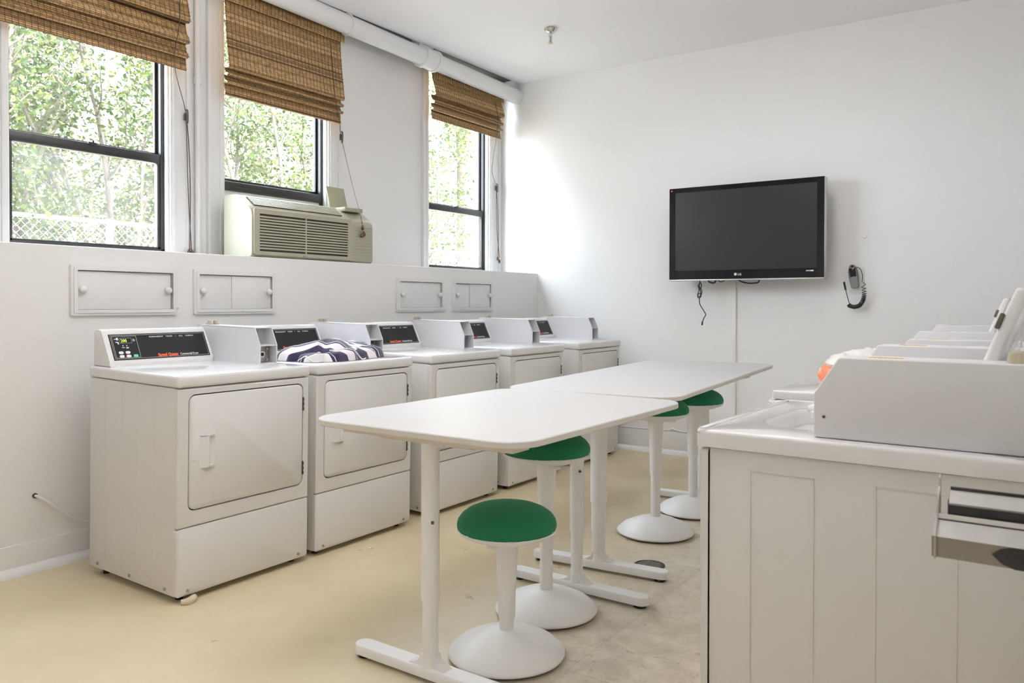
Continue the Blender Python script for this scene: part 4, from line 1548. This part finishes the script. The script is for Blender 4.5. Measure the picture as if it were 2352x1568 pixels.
HY, HZ = -1.785, 1.385
t = thing('handset_holder', 'clear acrylic holder on the far wall', 'holder', (XF - .001, HY, HZ))
b = MB()
b.box(-.004, 0, -.048, .048, -.085, .105)
b.box(-.052, -.048, -.048, .048, -.085, .0)
b.box(-.05, 0, .045, .048, -.085, .06)
b.box(-.05, 0, -.048, -.045, -.085, .06)
b.box(-.05, 0, -.048, .048, -.088, -.085)
b.build('clear_case', M['acrylic'], t)
t = thing('handset', 'grey handset with black screen and coiled black cord on the far wall', 'handset', (XF - .028, HY, HZ - .084), (math.radians(-9), 0, 0))
out = [(.030, .0), (.034, .012), (.040, .10), (.038, .15), (.028, .19), (.014, .208), (0, .213), (-.014, .208), (-.028, .19), (-.036, .15), (-.036, .10), (-.030, .012), (-.026, .0)]
b = MB().prism(out, 0, -.018, .016)
bmesh.ops.bevel(b.bm, geom=b.bm.edges[:], offset=.004, segments=2, profile=.5, affect='EDGES')
hs = [b.build('handset_body', M['grey_body'], t, 50)]
hs.append(MB().box(-.0205, -.017, -.024, .026, .105, .180, .001).build('screen', M['black_gloss'], t))
hs.append(MB().prism([(.026, .008), (.033, .098), (-.031, .098), (-.025, .008)], 0, -.0205, -.017).build('keypad', M['grey_keys'], t))
hs.append(MB().cyl((-.022, -.004, .194), (-.016, -.004, .194), .010, n=14).build('earpiece', M['black_gloss'], t))
for o_ in hs:
    for v_ in o_.data.vertices:
        v_.co = (v_.co.x * .85, v_.co.y * .80, .213 - (.213 - v_.co.z) * .80)
# cord: thin lead, then a coil hanging as a loop, then a straight lead with a plug
b = MB()
L0 = spline([(-.022, -.008, .176), (-.03, -.035, .186), (-.032, -.058, .165), (-.03, -.062, .120), (-.028, -.052, .075)], 10)
b.tube(L0, .0026, 6)
axis = spline([(-.030, -.058, .075), (-.030, -.058, .030), (-.030, -.052, -.020), (-.030, -.038, -.055), (-.030, -.012, -.084), (-.030, .022, -.090), (-.030, .052, -.078), (-.030, .058, -.068)], 40)
turns = 46
coil = []
m_ = len(axis)
for i, p in enumerate(axis):
    k = i / (m_ - 1)
    dens = k ** 1.9
    a = 2 * PI * turns * dens
    dd = (axis[min(i + 1, m_ - 1)] - axis[max(i - 1, 0)]).normalized()
    e1 = Vector((1, 0, 0))
    e2 = dd.cross(e1).normalized()
    coil.append(p + (e1 * math.cos(a) + e2 * math.sin(a)) * .0135)
fine = spline(coil, 5)
b.tube(fine, .0026, 5)
b.tube([axis[int(m_ * .52)], axis[int(m_ * .6)], axis[int(m_ * .7)], axis[int(m_ * .8)], axis[int(m_ * .9)], axis[-1]], .0125, 12)
b.tube(spline([(-.030, .052, -.075), (-.028, .058, -.02), (-.026, .064, .045)], 8), .0026, 6)
b.build('coiled_cord', M['black'], t, 60)
MB().cyl((-.026, .064, .040), (-.026, .066, .098), .0068, n=12).build('plug', M['black'], t)

# white cable from the low wall to the dryers
t = thing('wall_cable', 'white cable drooping from a hole in the low wall beside the nearest dryer', 'cable', (-.114, YL, .341))
b = MB()
b.tube(spline([(0, .0, 0), (.012, -.014, -.006), (.05, -.020, -.035), (.10, -.022, -.085), (.155, -.022, -.132), (.215, -.022, -.165), (.30, -.022, -.19), (.42, -.03, -.20)], 8), .0065, 8)
b.build('lead', M['raceway'], t, 60)
MB().cyl((0, .0, 0), (0, -.004, 0), .012, n=14).build('wall_hole', M['hinge'], t)

# floor drain and scrap
t = thing('floor_drain', 'round dark floor drain beside the long table foot', 'drain', (1.545, -1.380, 0))
b = MB()
b.lathe([(.0, .0005), (.073, .0005), (.073, .003), (.060, .0045), (.058, .002), (.0, .002)], 40)
b.build('drain_ring', M['drain'], t, 40)
b = MB()
for k in range(-4, 5):
    hw = math.sqrt(max(0, .058 ** 2 - (k * .012) ** 2))
    b.box(-hw, hw, k * .012 - .002, k * .012 + .002, .0022, .0046)
    b.box(k * .012 - .002, k * .012 + .002, -hw, hw, .0022, .0046)
b.build('grate', M['steel'], t, smooth=0)
o = MB()
o._add([(0, 0, .001), (.022, -.006, .004), (.034, .006, .002), (.02, .016, .006), (.006, .012, .001)], [(0, 1, 2, 3, 4)])
o._add([(.012, .004, .004), (.03, .01, .009), (.018, .02, .005)], [(0, 1, 2)])
o = o.build('paper_scrap', M['white_ink'], smooth=0)
o.location = (.975, -.125, .0005)
tag(o, 'tiny white scrap on the floor before the second dryer', 'scrap')

# ------------------------------------------------------------------ outside the windows
GZ = .55
struct(MB().box(-8, 26, 1.62, 22, GZ - .2, GZ).build('ground', M['soil'], smooth=0))

def make_tree(name, label, loc, seed, h, spread, stems, nleaf, lsize, trunk_r=.035, group='leafy trees outside the windows', rootmesh=None, single=False, crown=.20):
    rnd = random.Random(seed)
    t = thing(name, label, 'tree', loc, (0, 0, 0), group)
    wood, lv = MB(), MB()
    tips = []
    def stem(p, d, L, r, lev):
        pts, rs = [p.copy()], [r]
        n = 7
        for i in range(n):
            d = (d + Vector((rnd.uniform(-.28, .28), rnd.uniform(-.28, .28), rnd.uniform(-.05, .18)))).normalized()
            p = p + d * L / n
            pts.append(p.copy())
            rs.append(r * (1 - .75 * (i + 1) / n))
            if i >= 1 and lev < 2:
                for _ in range(2 if lev == 0 else 2):
                    a = rnd.uniform(0, 2 * PI)
                    bd = (d * .55 + Vector((math.cos(a), math.sin(a), rnd.uniform(-.1, .5))) * .8).normalized()
                    stem(p.copy(), bd, L * rnd.uniform(.14, .25), rs[-1] * .62, lev + 1)
            if lev >= 1 or i > 1:
                tips.append(p.copy())
        wood.tube(pts, rs, 6 if lev else 8)
    for k in range(stems):
        a = 2 * PI * k / stems + rnd.uniform(-.4, .4)
        base = Vector((math.cos(a), math.sin(a), 0)) * (.12 * (stems > 1))
        stem(base, Vector((math.cos(a) * spread, math.sin(a) * spread, 1)).normalized(), h * rnd.uniform(.8, 1.0), trunk_r * rnd.uniform(.7, 1.1), 0)
    zmin = h * .06
    for _ in range(nleaf):
        c = rnd.choice(tips) + Vector((rnd.gauss(0, crown * .55), rnd.gauss(0, crown * .55), rnd.gauss(-.02, crown * .5)))
        if c.z < zmin:
            continue
        s = lsize * rnd.uniform(.6, 1.25)
        dv = Vector((rnd.uniform(-1, 1), rnd.uniform(-1, 1), rnd.uniform(-.9, .3))).normalized()
        sd = dv.cross(Vector((rnd.uniform(-1, 1), rnd.uniform(-1, 1), rnd.uniform(-.2, 1)))).normalized()
        nn = dv.cross(sd) * s * .12
        V = [c, c + dv * s * .5 + sd * s * .28 + nn, c + dv * s, c + dv * s * .5 - sd * s * .28 + nn, c + dv * s * .5 - nn * .2]
        lv._add(V, [(0, 1, 4), (1, 2, 4), (0, 4, 3), (4, 2, 3)])
    wood.build('branches', M['wood'], t, 60)
    lv.build('foliage', M['leaf'], t, smooth=0, flip=False)
    return t
NL = 8000
t1 = make_tree('leafy_tree', 'bright green leafy tree behind the left half of the nearest window', (1.45, 5.3, GZ), 11, 4.6, .30, 5, NL, .068)
t2 = make_tree('leafy_tree', 'leafy tree with pale stems behind the right half of the nearest window', (2.75, 5.6, GZ), 23, 4.8, .26, 5, NL, .066)
t3 = make_tree('leafy_tree', 'dense leafy tree behind the second window', (4.35, 5.2, GZ), 37, 4.8, .28, 5, NL, .066)
t4 = make_tree('leafy_tree', 'sunlit leafy tree at the left of the farthest window', (7.45, 5.4, GZ), 41, 4.8, .26, 4, NL, .066)
copy_thing(t2, (.25, 5.9, GZ), (0, 0, 1.3), 'leafy tree at the far left edge of the nearest window')
copy_thing(t1, (3.55, 6.9, GZ), (0, 0, 2.2), 'leafy tree standing back between the two near windows')
copy_thing(t3, (5.75, 6.2, GZ), (0, 0, 4.0), 'leafy tree behind the wall between second and farthest windows')
copy_thing(t4, (2.0, 7.6, GZ), (0, 0, .7), 'leafy tree standing farther back behind the nearest window')
# old trunk in the farthest window
t = thing('tree_trunk', 'thick grey-brown tree trunk seen through the farthest window', 'tree', (8.95, 5.5, GZ))
rows = []
for i in range(30):
    z = 6.0 * i / 29
    row = []
    for k in range(25):
        a = 2 * PI * (k % 24) / 24
        rr = .125 * (1.12 - .03 * z) * (1 + .13 * noise.noise(Vector((math.cos(a) * 2, math.sin(a) * 2, z * 1.2))))
        row.append(Vector((rr * math.cos(a) + .05 * math.sin(z * .8), rr * math.sin(a), z)))
    rows.append(row)
MB().grid(rows).build('trunk', M['trunk'], t, 60)
lv = MB()
rnd = random.Random(5)
for _ in range(500):
    a, z = rnd.uniform(0, 2 * PI), rnd.uniform(1.0, 5.5)
    c = Vector((math.cos(a) * rnd.uniform(.1, .5), math.sin(a) * rnd.uniform(.1, .5), z))
    dv = Vector((rnd.uniform(-1, 1), rnd.uniform(-1, 1), rnd.uniform(-.9, .3))).normalized()
    sd = dv.cross(Vector((.2, .3, 1))).normalized()
    s = .09
    lv._add([c, c + dv * s * .5 + sd * s * .28, c + dv * s, c + dv * s * .5 - sd * s * .28], [(0, 1, 2, 3)])
lv.build('side_shoots', M['leaf'], t, smooth=0, flip=False)

# chain-link fence
FY, FT = 4.45, 1.995
t = thing('chain_link_fence', 'galvanised chain-link fence outside the nearest window', 'fence', (-1.5, FY, GZ))
MB().cyl((0, 0, FT - GZ), (14, 0, FT - GZ), .021, n=10).build('top_rail', M['galv'], t, 60)
for k in range(5):
    MB().cyl((.6 + 3.0 * k + .06, 0, 0), (.6 + 3.0 * k + .06, 0, FT - GZ + .03), .035, n=12).build('fence_post', M['galv'], t, 60)
b = MB()
H = FT - GZ
st = .075
for k in range(int((14 + H) / st)):
    xa = k * st - H
    p0, p1 = (xa, H * 0), (xa + H, H)
    x0_, x1_ = max(0, p0[0]), min(14, p1[0])
    if x1_ <= x0_:
        continue
    for sgn in (1, -1):
        za, zb_ = (x0_ - xa), (x1_ - xa)
        if sgn < 0:
            za, zb_ = H - za, H - zb_
        b.cyl((x0_, 0, za), (x1_, 0, zb_), .0028, n=4, caps=False)
b.build('mesh_wire', M['galv'], t, smooth=0)

# neighbouring house
t = thing('neighbour_house', 'pale cream house beyond the trees', 'house', (14, 11, GZ))
b = MB()
b.box(-17, 12, 0, 4, 0, 7.5)
b.build('house_wall', M['house'], t, smooth=0)
for wx in (-13.5, -9, -4.2, .95, 6):
    f = MB().box(-.5 + wx, .5 + wx, -.05, 0, 2.5, 4.0, .01).build('house_window', M['trim'], t)
    MB().box(-.42 + wx, .42 + wx, -.06, -.045, 2.58, 3.92).build('pane', M['house_dark'], f, smooth=0)
b = MB()
b.prism([(-.6, 7.5), (4.6, 7.5), (2.0, 9.3)], 0, -17.5, 12.5)
b.build('roof', M['house_dark'], t, smooth=0)
